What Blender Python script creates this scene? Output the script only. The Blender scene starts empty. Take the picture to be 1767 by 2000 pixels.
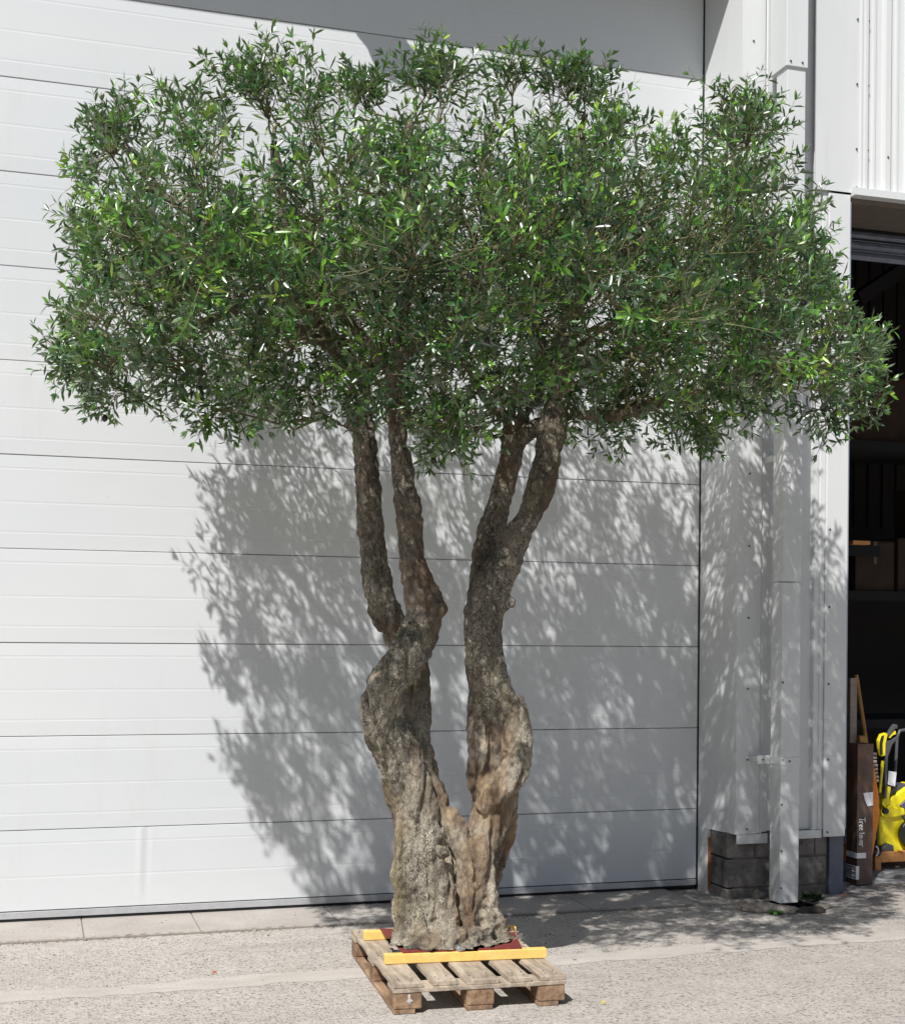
import bpy, bmesh, math, random
import numpy as np
from math import sin, cos, pi, radians, sqrt
from mathutils import Vector, Matrix, noise

random.seed(7); rng = np.random.default_rng(7)
S = bpy.context.scene
COL = S.collection

# ------------------------------------------------------------------ camera
FPX, CAMH, YAW, ROLL, CX, CY = 2659., 1.75, radians(17), .0088, 883.5, 1237.
cam_d = bpy.data.cameras.new('camera'); cam = bpy.data.objects.new('camera', cam_d); COL.objects.link(cam)
RM = Matrix.Rotation(-YAW, 3, 'Z') @ Matrix.Rotation(pi/2, 3, 'X') @ Matrix.Rotation(ROLL, 3, 'Z')
cam.matrix_world = Matrix.Translation((0, 0, CAMH)) @ RM.to_4x4()
cam_d.sensor_width = 36; cam_d.lens = FPX/2000*36; cam_d.shift_y = (CY-1000)/2000
cam_d.clip_start = .05; cam_d.clip_end = 2000
S.camera = cam
CAMP = Vector((0, 0, CAMH))
def at(px, py, axis, v):
    "the point on the plane axis=v that the photograph shows at this spot (used to measure the place)"
    d = RM @ Vector(((px-CX)/FPX, -(py-CY)/FPX, -1.))
    return CAMP + d*((v-CAMP[axis])/d[axis])

# ------------------------------------------------------------------ light
SUN_TO = Vector((-.84, -1., 1.62)).normalized()         # towards the sun
W = bpy.data.worlds.new('World'); S.world = W; W.use_nodes = True
nt = W.node_tree; nt.nodes.clear()
wo = nt.nodes.new('ShaderNodeOutputWorld'); bg = nt.nodes.new('ShaderNodeBackground'); sky = nt.nodes.new('ShaderNodeTexSky')
sky.sky_type = 'NISHITA'; sky.sun_disc = False
sky.sun_elevation = math.asin(SUN_TO.z); sky.sun_rotation = math.atan2(SUN_TO.x, SUN_TO.y)
sky.air_density = 1.0; sky.dust_density = 1.5; sky.ozone_density = 1.0
bg.inputs['Strength'].default_value = .056
nt.links.new(sky.outputs[0], bg.inputs[0]); nt.links.new(bg.outputs[0], wo.inputs[0])
sd = bpy.data.lights.new('sun', 'SUN'); sd.energy = 5.0; sd.angle = radians(.55); sd.color = (1, .975, .94)
sun = bpy.data.objects.new('sun', sd); COL.objects.link(sun)
sun.rotation_euler = SUN_TO.to_track_quat('Z', 'Y').to_euler(); sun.location = (-6, -8, 14)
S.view_settings.view_transform = 'Standard'; S.view_settings.look = 'None'
S.view_settings.exposure = .15; S.view_settings.gamma = 1

# ------------------------------------------------------------------ materials
class NG:
    def __init__(s, name):
        s.m = bpy.data.materials.new(name); s.m.use_nodes = True; s.t = s.m.node_tree; s.t.nodes.clear()
        s.out = s.n('ShaderNodeOutputMaterial'); s.b = s.n('ShaderNodeBsdfPrincipled'); s.l(s.b.outputs[0], s.out.inputs[0])
        s.co = s.n('ShaderNodeTexCoord').outputs['Object']
    def n(s, t, **k):
        x = s.t.nodes.new(t)
        for a, b in k.items(): setattr(x, a, b)
        return x
    def l(s, a, b): s.t.links.new(a, b)
    def mp(s, scale=(1, 1, 1), rot=(0, 0, 0), src=None):
        x = s.n('ShaderNodeMapping'); x.inputs['Scale'].default_value = scale; x.inputs['Rotation'].default_value = rot
        s.l(src or s.co, x.inputs[0]); return x.outputs[0]
    def noise(s, scale, detail=4, rough=.55, src=None, dist=0):
        x = s.n('ShaderNodeTexNoise'); x.inputs['Scale'].default_value = scale; x.inputs['Detail'].default_value = detail
        x.inputs['Roughness'].default_value = rough; x.inputs['Distortion'].default_value = dist
        s.l(src or s.co, x.inputs['Vector']); return x.outputs[0]
    def vor(s, scale, feature='F1', src=None, rand=1):
        x = s.n('ShaderNodeTexVoronoi', feature=feature); x.inputs['Scale'].default_value = scale; x.inputs['Randomness'].default_value = rand
        s.l(src or s.co, x.inputs['Vector']); return x
    def ramp(s, src, stops, interp='LINEAR'):
        x = s.n('ShaderNodeValToRGB'); r = x.color_ramp; r.interpolation = interp
        while len(r.elements) < len(stops): r.elements.new(.5)
        for e, (p, c) in zip(r.elements, stops):
            e.position = p; e.color = (c, c, c, 1) if not hasattr(c, '__len__') else (*c[:3], 1)
        s.l(src, x.inputs[0]); return x.outputs[0]
    def mix(s, f, a, b, mode='MIX'):
        x = s.n('ShaderNodeMix', data_type='RGBA', blend_type=mode)
        for i, v in ((0, f), (6, a), (7, b)):
            sock = x.inputs[i]
            if isinstance(v, bpy.types.NodeSocket): s.l(v, sock)
            elif hasattr(v, '__len__'): sock.default_value = (*v[:3], 1)
            else: sock.default_value = v if i == 0 else (v, v, v, 1)
        return x.outputs[2]
    def math(s, op, a, b=None):
        x = s.n('ShaderNodeMath', operation=op)
        for i, v in enumerate((a, b)):
            if v is None: continue
            if isinstance(v, bpy.types.NodeSocket): s.l(v, x.inputs[i])
            else: x.inputs[i].default_value = v
        return x.outputs[0]
    def bump(s, h, dist, strength=1, prev=None):
        x = s.n('ShaderNodeBump'); x.inputs['Distance'].default_value = dist; x.inputs['Strength'].default_value = strength
        s.l(h, x.inputs['Height'])
        if prev: s.l(prev, x.inputs['Normal'])
        s.l(x.outputs[0], s.b.inputs['Normal']); return x.outputs[0]
    def set(s, color=None, rough=None, metal=None, spec=None):
        for nme, v in (('Base Color', color), ('Roughness', rough), ('Metallic', metal), ('Specular IOR Level', spec)):
            if v is None: continue
            k = s.b.inputs[nme]
            if isinstance(v, bpy.types.NodeSocket): s.l(v, k)
            elif hasattr(v, '__len__'): k.default_value = (*v[:3], 1)
            else: k.default_value = v
        return s.m

def simple(name, c, rough=.6, metal=0, var=.12, vs=18, bump=0, bs=80):
    g = NG(name); nz = g.noise(vs, 5)
    c2 = tuple(min(1, x*(1+var)) for x in c); c1 = tuple(x*(1-var) for x in c)
    g.set(g.ramp(nz, [(.3, c1), (.7, c2)]), rough, metal)
    if bump: g.bump(g.noise(bs, 4), bump)
    return g.m

def mat_door():
    g = NG('door_paint')
    big = g.noise(.9, 4, .6, g.mp((.5, 1, 1.6))); fine = g.noise(260, 3, .6)
    c = g.ramp(big, [(.3, (.605, .63, .65)), (.72, (.65, .67, .675))])
    st = g.noise(3.2, 6, .7, g.mp((1.2, 1, .25)))
    c = g.mix(g.ramp(st, [(.56, 0.), (.8, .35)]), c, (.54, .53, .49))
    z = g.n('ShaderNodeSeparateXYZ'); g.l(g.co, z.inputs[0])
    sp = g.vor(9, src=g.mp((1, 1, 1)))
    c = g.mix(g.ramp(sp.outputs['Distance'], [(.03, .35), (.05, 0.)]), c, (.45, .43, .4))
    g.set(c, .42)
    b = g.bump(fine, .0006, .6); g.bump(g.noise(2.2, 2, .5, g.mp((.6, 1, 1))), .012, .35, b)
    return g.m
def mat_clad():
    g = NG('cladding_paint')
    big = g.noise(1.1, 5, .6, g.mp((1.6, 1.6, .4)))
    c = g.ramp(big, [(.3, (.59, .61, .615)), (.7, (.64, .655, .655))])
    st = g.noise(5, 6, .7, g.mp((4, 4, .22)))
    c = g.mix(g.ramp(st, [(.55, 0.), (.85, .4)]), c, (.46, .45, .41))
    z = g.n('ShaderNodeSeparateXYZ'); g.l(g.co, z.inputs[0])
    low = g.math('MULTIPLY', g.ramp(z.outputs[2], [(.0, 1.), (.45, 0.)]), g.ramp(g.noise(9, 5, .7, g.mp((1, 1, .3))), [(.4, 0.), (.7, .6)]))
    c = g.mix(low, c, (.33, .29, .24))
    g.set(c, .4); g.bump(g.noise(1.6, 2, .5, g.mp((2, 2, .5))), .01, .35)
    return g.m
def mat_concrete():
    g = NG('aggregate_concrete')
    big = g.noise(.7, 5, .6, g.mp((.5, 1.4, 1))); mid = g.noise(5, 5, .65)
    c = g.ramp(big, [(.32, (.345, .32, .285)), (.5, (.41, .38, .345)), (.7, (.47, .445, .41))])
    c = g.mix(.5, c, g.ramp(mid, [(.3, (.36, .33, .30)), (.7, (.54, .50, .46))]))
    v = g.vor(80, src=g.mp((.7, 1, 1))); v2 = g.vor(120, src=g.mp((.75, 1, 1)))
    exposed = g.ramp(g.noise(1.3, 5, .65, g.mp((.5, 1.6, 1))), [(.36, .35), (.52, 1.)])
    stone = g.ramp(v.outputs['Distance'], [(.42, 1.), (.52, 0.)])
    pick = g.n('ShaderNodeSeparateColor'); g.l(v.outputs['Color'], pick.inputs[0])
    dark = g.math('MULTIPLY', g.math('MULTIPLY', stone, g.ramp(pick.outputs[0], [(.66, 0.), (.70, 1.)])), exposed)
    light = g.math('MULTIPLY', g.math('MULTIPLY', stone, g.ramp(pick.outputs[1], [(.72, 0.), (.76, 1.)])), exposed)
    c = g.mix(g.math('MULTIPLY', dark, .72), c, g.ramp(pick.outputs[2], [(0, (.085, .085, .09)), (1, (.19, .165, .14))]))
    c = g.mix(g.math('MULTIPLY', light, .6), c, (.55, .52, .47))
    p2 = g.n('ShaderNodeSeparateColor'); g.l(v2.outputs['Color'], p2.inputs[0])
    d2 = g.math('MULTIPLY', g.math('MULTIPLY', g.ramp(v2.outputs['Distance'], [(.3, 1.), (.4, 0.)]), g.ramp(p2.outputs[0], [(.75, 0.), (.78, 1.)])), exposed)
    c = g.mix(g.math('MULTIPLY', d2, .7), c, (.13, .12, .115))
    # long stains
    stn = g.noise(1.6, 5, .7, g.mp((.25, 1.8, 1)), .4)
    c = g.mix(g.ramp(stn, [(.56, 0.), (.72, .35)]), c, (.27, .25, .235))
    g.set(c, .85, spec=.3)
    b = g.bump(g.math('ADD', stone, mid), .005, .9); g.bump(g.noise(45, 5, .7), .004, .7, b)
    return g.m
def mat_slab():
    g = NG('slab_concrete')
    c = g.ramp(g.noise(2.5, 6, .65), [(.3, (.33, .30, .275)), (.7, (.43, .40, .37))])
    c = g.mix(g.ramp(g.noise(60, 3, .6), [(.35, .35), (.5, 0.)]), c, (.2, .18, .165))
    g.set(c, .85, spec=.3); g.bump(g.noise(70, 5, .7), .002, .8); return g.m
def mat_bark():
    g = NG('olive_bark')
    ws = g.n('ShaderNodeVectorMath', operation='ADD')
    wn = g.n('ShaderNodeTexNoise'); wn.inputs['Scale'].default_value = 14; wn.inputs['Detail'].default_value = 5; g.l(g.co, wn.inputs['Vector'])
    sc = g.n('ShaderNodeVectorMath', operation='SCALE'); sc.inputs[3].default_value = .07; g.l(wn.outputs['Color'], sc.inputs[0])
    g.l(g.co, ws.inputs[0]); g.l(sc.outputs[0], ws.inputs[1]); w = ws.outputs[0]
    v = g.vor(78, 'DISTANCE_TO_EDGE', g.mp((1, 1, .7), src=w)); v3 = g.vor(17, 'DISTANCE_TO_EDGE', g.mp((1.5, 1.5, .22), src=w))
    cell = g.vor(78, 'F1', g.mp((1, 1, .7), src=w))
    patch = g.noise(3.1, 4, .6, g.mp((1, 1, .6)))           # where bark is cracked and where it is smooth
    rough = g.ramp(patch, [(.44, 1.), (.60, .12)])
    crack = g.math('MULTIPLY', g.math('MULTIPLY', g.ramp(v.outputs['Distance'], [(.03, 1.), (.10, 0.)]), rough), g.ramp(g.noise(21, 4, .6), [(.40, .15), (.58, 1.)]))
    crack3 = g.math('MULTIPLY', g.ramp(v3.outputs['Distance'], [(0., 1.), (.045, 0.)]), rough)
    tone = g.noise(7, 6, .65, g.mp((1, 1, .45)))
    grey = g.ramp(tone, [(.38, (.12, .10, .075)), (.5, (.45, .40, .31)), (.60, (.72, .66, .53))])
    brown = g.ramp(g.noise(11, 6, .7, g.mp((1, 1, .3))), [(.38, (.09, .056, .038)), (.5, (.27, .175, .105)), (.62, (.50, .35, .21))])
    c = g.mix(g.ramp(patch, [(.47, 0.), (.63, .85)]), grey, brown)
    z = g.n('ShaderNodeSeparateXYZ'); g.l(g.co, z.inputs[0])
    up = g.ramp(g.math('MULTIPLY', z.outputs[2], .25), [(.30, 0.), (.58, 1.)])   # shade of the crown put into the bark colour, darker brown on upper limbs
    c = g.mix(g.math('MULTIPLY', up, .8), c, g.ramp(tone, [(.36, (.035, .024, .019)), (.64, (.15, .105, .075))]))
    ps = g.n('ShaderNodeSeparateColor'); g.l(cell.outputs['Color'], ps.inputs[0])
    c = g.mix(g.math('MULTIPLY', rough, .45), c, g.ramp(ps.outputs[0], [(0, (.22, .19, .15)), (1, (.66, .61, .50))]))
    moss = g.ramp(g.noise(4.3, 5, .6, g.mp((1, 1, .5), (0, 0, 1))), [(.55, 0.), (.7, .45)])
    c = g.mix(moss, c, (.24, .215, .085))
    dk = g.ramp(g.noise(6.3, 5, .65, g.mp((1.3, 1.3, .5), (.4, 0, 0))), [(.58, 0.), (.68, .6)])
    c = g.mix(dk, c, (.05, .048, .045))
    c = g.mix(g.math('MULTIPLY', crack, .85), c, (.045, .036, .03)); c = g.mix(g.math('MULTIPLY', crack3, .35), c, (.04, .034, .03))
    g.set(c, .8, spec=.25)
    b = g.bump(g.math('MULTIPLY', crack, -1.), .007, .9); b = g.bump(g.math('MULTIPLY', crack3, -1.), .012, .6, b)
    b = g.bump(g.noise(34, 7, .75, g.mp((1, 1, .4))), .030, .9, b); g.bump(g.noise(150, 4, .7, g.mp((1, 1, .5))), .006, .9, b)
    return g.m
def mat_leaf():
    g = NG('leaf_green')
    a = g.n('ShaderNodeAttribute'); a.attribute_name = 'tint'
    t = g.ramp(a.outputs['Fac'], [(0., (.005, .020, .010)), (.30, (.012, .046, .014)), (.58, (.036, .118, .018)), (.80, (.14, .34, .026)), (1., (.32, .48, .06))])
    under = g.mix(.5, t, (.27, .32, .25))
    geo = g.n('ShaderNodeNewGeometry')
    c = g.mix(geo.outputs['Backfacing'], t, under)
    g.set(c, .32, spec=.85)
    tr = g.n('ShaderNodeBsdfTranslucent'); tc = g.mix(.6, t, (.24, .44, .02)); g.l(tc, tr.inputs[0])
    ms = g.n('ShaderNodeMixShader'); ms.inputs[0].default_value = .16
    g.l(g.b.outputs[0], ms.inputs[1]); g.l(tr.outputs[0], ms.inputs[2]); g.l(ms.outputs[0], g.out.inputs[0])
    return g.m
def mat_wood(name, c0, c1, rot=0, dirt=.4, scale=1.):
    g = NG(name)
    src = g.mp((28*scale, 3*scale, 28*scale), (0, 0, rot))
    grain = g.noise(1, 6, .65, src, .6)
    c = g.ramp(grain, [(.3, c0), (.7, c1)])
    blot = g.noise(7, 5, .65)
    c = g.mix(g.ramp(blot, [(.45, 0.), (.72, dirt)]), c, tuple(x*.38 for x in c0))
    g.set(c, .8, spec=.25); g.bump(grain, .003, .8); return g.m
def mat_block():
    g = NG('grey_block')
    c = g.ramp(g.noise(4, 6, .7), [(.36, (.07, .065, .062)), (.64, (.26, .24, .225))])
    p = g.vor(70); c = g.mix(g.ramp(p.outputs['Distance'], [(.16, .7), (.24, 0.)]), c, (.05, .05, .05))
    g.set(c, .9, spec=.2); g.bump(g.noise(55, 5, .8), .006, .9); return g.m

M = dict(
    door=mat_door(), clad=mat_clad(), ground=mat_concrete(), slab=mat_slab(), bark=mat_bark(), leaf=mat_leaf(), block=mat_block(),
    wood=mat_wood('weathered_pallet_wood', (.22, .175, .13), (.56, .47, .37)),
    woodend=mat_wood('pallet_block_wood', (.17, .10, .06), (.44, .30, .19), dirt=.9),
    yellow=mat_wood('yellow_timber', (.80, .49, .12), (.90, .62, .22), rot=0, dirt=.22, scale=.5),
    orange=mat_wood('new_pine', (.56, .24, .08), (.70, .36, .14), rot=pi/2, dirt=.1, scale=.6),
    alu=simple('aluminium_rail', (.50, .51, .53), .35, .35, .08), rubber=simple('black_rubber', (.012, .012, .014), .6),
    jamb=simple('blue_grey_steel', (.10, .115, .155), .5), galv=simple('shutter_steel', (.13, .145, .19), .4, .4, .2),
    mortar=simple('mortar', (.16, .13, .11), .95, bump=.004), rust=simple('rust', (.24, .09, .03), .9),
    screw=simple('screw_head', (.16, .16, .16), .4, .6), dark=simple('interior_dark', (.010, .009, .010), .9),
    soffit=simple('brown_soffit', (.13, .105, .085), .8), twig=simple('twig_tan', (.125, .12, .055), .75, var=.35, vs=9),
    plate=simple('red_paint', (.17, .028, .024), .6, var=.35, vs=30, bump=.002), steel=simple('bright_steel', (.6, .6, .6), .25, .9),
    carton=None, paper=simple('white_paper', (.80, .80, .82), .6, var=.04), ink=simple('grey_print', (.22, .23, .26), .7),
    washer=simple('yellow_plastic', (.80, .68, .012), .3, var=.04, vs=4), blackp=simple('black_plastic', (.018, .018, .02), .4),
    greyp=simple('charcoal_plastic', (.075, .075, .085), .4, var=.08), box=simple('brown_card', (.036, .020, .013), .9, var=.3, vs=6),
    handle=mat_wood('broom_wood', (.30, .16, .05), (.46, .27, .09), dirt=.2), olive_d=simple('dark_olive', (.022, .016, .02), .22, var=.4, vs=60),
    olive_g=simple('green_olive', (.10, .15, .02), .28, var=.4, vs=60), weed=simple('weed_green', (.07, .20, .02), .6),
    rock=simple('rubble', (.26, .225, .19), .9, var=.35, vs=25, bump=.01, bs=40), floor=simple('interior_floor', (.30, .31, .32), .8, var=.25, vs=5),
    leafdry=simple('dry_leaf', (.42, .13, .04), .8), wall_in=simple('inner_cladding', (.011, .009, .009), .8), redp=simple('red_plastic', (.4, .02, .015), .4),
    beigeplank=mat_wood('beige_board', (.25, .2, .165), (.34, .28, .24), dirt=.2), string=simple('drain_dirt', (.03, .026, .02), .95),
)
def mat_carton():
    g = NG('brown_carton')
    n1 = g.noise(1, 5, .65, g.mp((22, 22, 2.2))); n2 = g.noise(5, 5, .6)
    c = g.ramp(n2, [(.32, (.075, .042, .03)), (.5, (.12, .066, .042)), (.7, (.19, .105, .06))])
    c = g.mix(g.ramp(n1, [(.4, 0.), (.75, .6)]), c, (.085, .085, .11))
    g.set(c, .55); g.bump(n2, .006, .5); return g.m
M['carton'] = mat_carton(); M['weeddark'] = simple('dark_weed', (.03, .05, .02), .7); M['splash'] = simple('dull_white_paint', (.5, .48, .45), .8); M['leafyel'] = simple('yellow_leaf', (.6, .45, .08), .7); M['orangep'] = simple('orange_plastic', (.75, .24, .02), .45); M['jamb2'] = simple('blue_grey_return', (.30, .34, .42), .45)

# ------------------------------------------------------------------ object helpers
def tag(o, label=None, cat=None, group=None, kind=None):
    for k, v in (('label', label), ('category', cat), ('group', group), ('kind', kind)):
        if v: o[k] = v
    return o
def empty(name, loc, rz=0):
    o = bpy.data.objects.new(name, None); o.empty_display_size = .1; COL.objects.link(o)
    o.location = loc; o.rotation_euler = (0, 0, rz); return o
class MB:
    def __init__(s): s.v = []; s.f = []
    def add(s, vs, fs):
        n = len(s.v); s.v += [tuple(v) for v in vs]; s.f += [tuple(i+n for i in f) for f in fs]; return s
    def box(s, x0, x1, y0, y1, z0, z1):
        vs = [(x, y, z) for x in (x0, x1) for y in (y0, y1) for z in (z0, z1)]
        return s.add(vs, [(0, 1, 3, 2), (4, 6, 7, 5), (0, 4, 5, 1), (2, 3, 7, 6), (0, 2, 6, 4), (1, 5, 7, 3)])
    def tube(s, pts, rad, n=8, caps=True):
        pts = [Vector(p) for p in pts]; k = len(pts)
        rad = rad if hasattr(rad, '__len__') else [rad]*k
        t0 = (pts[1]-pts[0]).normalized(); u = t0.orthogonal().normalized(); vs = []
        for i, p in enumerate(pts):
            t = (pts[min(i+1, k-1)]-pts[max(i-1, 0)]).normalized()
            u = (u-t*u.dot(t)); u = u.normalized() if u.length > 1e-6 else t.orthogonal().normalized(); w = t.cross(u)
            for j in range(n):
                a = 2*pi*j/n; vs.append(p+(u*cos(a)+w*sin(a))*rad[i])
        fs = [(i*n+j, i*n+(j+1) % n, (i+1)*n+(j+1) % n, (i+1)*n+j) for i in range(k-1) for j in range(n)]
        if caps: fs += [tuple(range(n))[::-1], tuple((k-1)*n+j for j in range(n))]
        return s.add(vs, fs)
    def prism(s, poly, y0, y1, plane='xz'):
        "polygon in x,z extruded along y (or x,y along z; or y,z along x)"
        def P(a, b, c): return {'xz': (a, c, b), 'xy': (a, b, c), 'yz': (c, a, b)}[plane]
        n = len(poly); vs = [P(a, b, y0) for a, b in poly]+[P(a, b, y1) for a, b in poly]
        fs = [tuple(range(n)), tuple(range(2*n-1, n-1, -1))]+[(i, (i+1) % n+0, (i+1) % n+n, i+n) for i in range(n)]
        return s.add(vs, fs)
    def build(s, name, m, parent=None, bevel=0, smooth=False, seg=2):
        me = bpy.data.meshes.new(name); me.from_pydata(s.v, [], s.f); me.validate()
        bm = bmesh.new(); bm.from_mesh(me); bmesh.ops.recalc_face_normals(bm, faces=bm.faces)
        if bevel:
            es = [e for e in bm.edges if len(e.link_faces) == 2 and e.calc_face_angle(0) > .5]
            bmesh.ops.bevel(bm, geom=es, offset=bevel, segments=seg, affect='EDGES', profile=.5, clamp_overlap=True)
        bm.to_mesh(me); bm.free()
        if smooth:
            me.shade_smooth()
        me.materials.append(m); o = bpy.data.objects.new(name, me); COL.objects.link(o)
        if parent: o.parent = parent
        return o
def localize(o, root):
    "mesh authored in world coordinates, parented to a root that sits elsewhere"
    o.parent = root; o.matrix_parent_inverse = (Matrix.Translation(root.location) @ Matrix.Rotation(root.rotation_euler.z, 4, 'Z')).inverted(); return o
def sphere(mb, c, r, nu=12, nv=8, sc=(1, 1, 1), jit=0):
    vs = [(c[0], c[1], c[2]+r*sc[2])]
    for i in range(1, nv):
        for j in range(nu):
            a = pi*i/nv; b = 2*pi*j/nu; q = r*(1+jit*(random.random()-.5))
            vs.append((c[0]+q*sc[0]*sin(a)*cos(b), c[1]+q*sc[1]*sin(a)*sin(b), c[2]+q*sc[2]*cos(a)))
    vs.append((c[0], c[1], c[2]-r*sc[2])); L = len(vs)-1
    fs = [(0, 1+j, 1+(j+1) % nu) for j in range(nu)]
    for i in range(nv-2):
        for j in range(nu): fs.append((1+i*nu+j, 1+(i+1)*nu+j, 1+(i+1)*nu+(j+1) % nu, 1+i*nu+(j+1) % nu))
    fs += [(L, 1+(nv-2)*nu+(j+1) % nu, 1+(nv-2)*nu+j) for j in range(nu)]
    mb.add(vs, fs); return mb

# ------------------------------------------------------------------ ground
DY, FY = 8.47, 8.05          # door plane, front wall plane
LX, RX = -9., 4.36           # door left end, door right end
OX = 5.262                   # left side of the open doorway
def ground():
    # a sheet with a little unevenness and a pit under the downpipe
    hx0, hx1, hy0, hy1 = 4.60, 4.86, 7.74, 7.99
    xs = sorted(set([-400, -60, -20, -12]+list(np.linspace(-8, 12, 61))+[hx0, hx1, 20, 60, 400]))
    ys = sorted(set([-400, -60, -15, -6]+list(np.linspace(-2, 8.46, 50))+[hy0, hy1, 400]))
    vs = []; 
    for y in ys:
        for x in xs:
            h = 0
            pass
            vs.append((x, y, h))
    nx = len(xs); fs = []
    for j in range(len(ys)-1):
        for i in range(nx-1):
            if xs[i] >= hx0-1e-6 and xs[i+1] <= hx1+1e-6 and ys[j] >= hy0-1e-6 and ys[j+1] <= hy1+1e-6: continue
            fs.append((j*nx+i, j*nx+i+1, (j+1)*nx+i+1, (j+1)*nx+i))
    me = bpy.data.meshes.new('ground'); me.from_pydata(vs, [], fs); me.shade_smooth(); me.materials.append(M['ground'])
    o = bpy.data.objects.new('ground', me); COL.objects.link(o); tag(o, kind='structure')
    pit = MB(); z1 = -.16
    pit.add([(hx0, hy0, 0), (hx1, hy0, 0), (hx1, hy1, 0), (hx0, hy1, 0), (hx0, hy0, z1), (hx1, hy0, z1), (hx1, hy1, z1), (hx0, hy1, z1)],
            [(0, 1, 5, 4), (1, 2, 6, 5), (2, 3, 7, 6), (3, 0, 4, 7), (4, 5, 6, 7)])
    tag(pit.build('drain_pit', M['string']), kind='structure')
    # smooth trowelled band (an old bay joint) across the apron
    mb = MB(); n = 900; a = []; b = []
    for i in range(n+1):
        x = -8+20*i/n; yc = 6.83+.035*(x-2)*.35+.03*noise.noise(Vector((x*.9, 1, 1)))
        f1 = .022*noise.noise(Vector((x*9, 4, 1)))+.012*noise.noise(Vector((x*31, 4, 1))); f2 = .03*noise.noise(Vector((x*7, 8, 1)))+.014*noise.noise(Vector((x*29, 4, 7)))
        a.append((x, yc-.09-.05*abs(noise.noise(Vector((x*1.7, 5, 1))))+f1, .0012)); b.append((x, yc+.10+.07*noise.noise(Vector((x*1.3, 9, 1)))+f2, .0012))
    mb.add(a+b, [(i, i+1, n+1+i+1, n+1+i) for i in range(n)])
    tag(mb.build('concrete_joint_band', M['band']), kind='structure')
    mb = MB()
    pts = [at(1430, 1838, 2, .009), at(1500, 1828, 2, .009), at(1640, 1832, 2, .009), at(1800, 1860, 2, .009)]
    vs = []
    for p in pts: vs += [(p[0], p[1]-.0018, .006), (p[0], p[1]+.0018, .006)]
    mb.add(vs, [(2*i, 2*i+2, 2*i+3, 2*i+1) for i in range(3)])
    tag(mb.build('concrete_joint', M['jointdirt']), kind='structure')
def mat_band():
    g = NG('smooth_concrete')
    c = g.ramp(g.noise(6, 6, .65, g.mp((.35, 1, 1))), [(.3, (.37, .34, .31)), (.7, (.50, .465, .425))])
    c = g.mix(g.ramp(g.noise(90, 3, .6), [(.33, .5), (.45, 0.)]), c, (.2, .18, .165))
    g.set(c, .85, spec=.3); g.bump(g.noise(60, 5, .7), .003, .8)
    # ragged, worn edges
    return g.m
M['band'] = mat_band(); M['jointdirt'] = simple('joint_dirt', (.25, .225, .2), .95)
ground()
# slabs in front of the door
sx = [-9.2+.826*i for i in range(0, 3)]
joints = [-8.0, -7.2, -6.4, -5.6, -4.8, -4.0, -3.2, -2.36, -1.56, -.6, .275, .925, 1.753, 2.56, 3.37, 4.12]
mb = MB()
for a, b in zip(joints[:-1], joints[1:]):
    n = 44; xs = np.linspace(a+.004, b-.004, n+1)
    front = [7.966+.018*noise.noise(Vector((x*6, 1, 1)))+.016*noise.noise(Vector((x*25, 2, 1))) for x in xs]
    top = [(x, f, .016) for x, f in zip(xs, front)]+[(x, DY+.02, .016) for x in xs]; bot = [(x, f-.006, 0) for x, f in zip(xs, front)]
    m_ = n+1; mb.add(top+bot, [(i, i+1, m_+i+1, m_+i) for i in range(n)]+[(2*m_+i, 2*m_+i+1, i+1, i) for i in range(n)]+[(0, m_, 2*m_), (n, 3*m_-1, 2*m_-1)])
tag(mb.build('paving_strip', M['slab']), kind='structure')
mb = MB(); mb.box(-9, 4.12, 7.95, DY+.02, -.02, .009)
tag(mb.build('paving_bed', M['jointdirt']), kind='structure')
mb = MB()
for i in range(900):
    x = random.uniform(-2.5, 4.3); r_ = random.uniform(.002, .0055)*(1 if random.random() < .93 else 1.9); yy = 7.955-abs(random.gauss(0, .018)) if i < 700 else random.uniform(6.2, 8.4)
    sphere(mb, (x, yy, r_*.4+(.016 if yy > 7.97 else 0)), r_, 5, 4, (1.3, 1, .7), .5)
tag(mb.build('grit', M['rock']), 'loose grit and crumbs along the broken front edge of the paving slabs', 'grit', kind='stuff')

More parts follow.
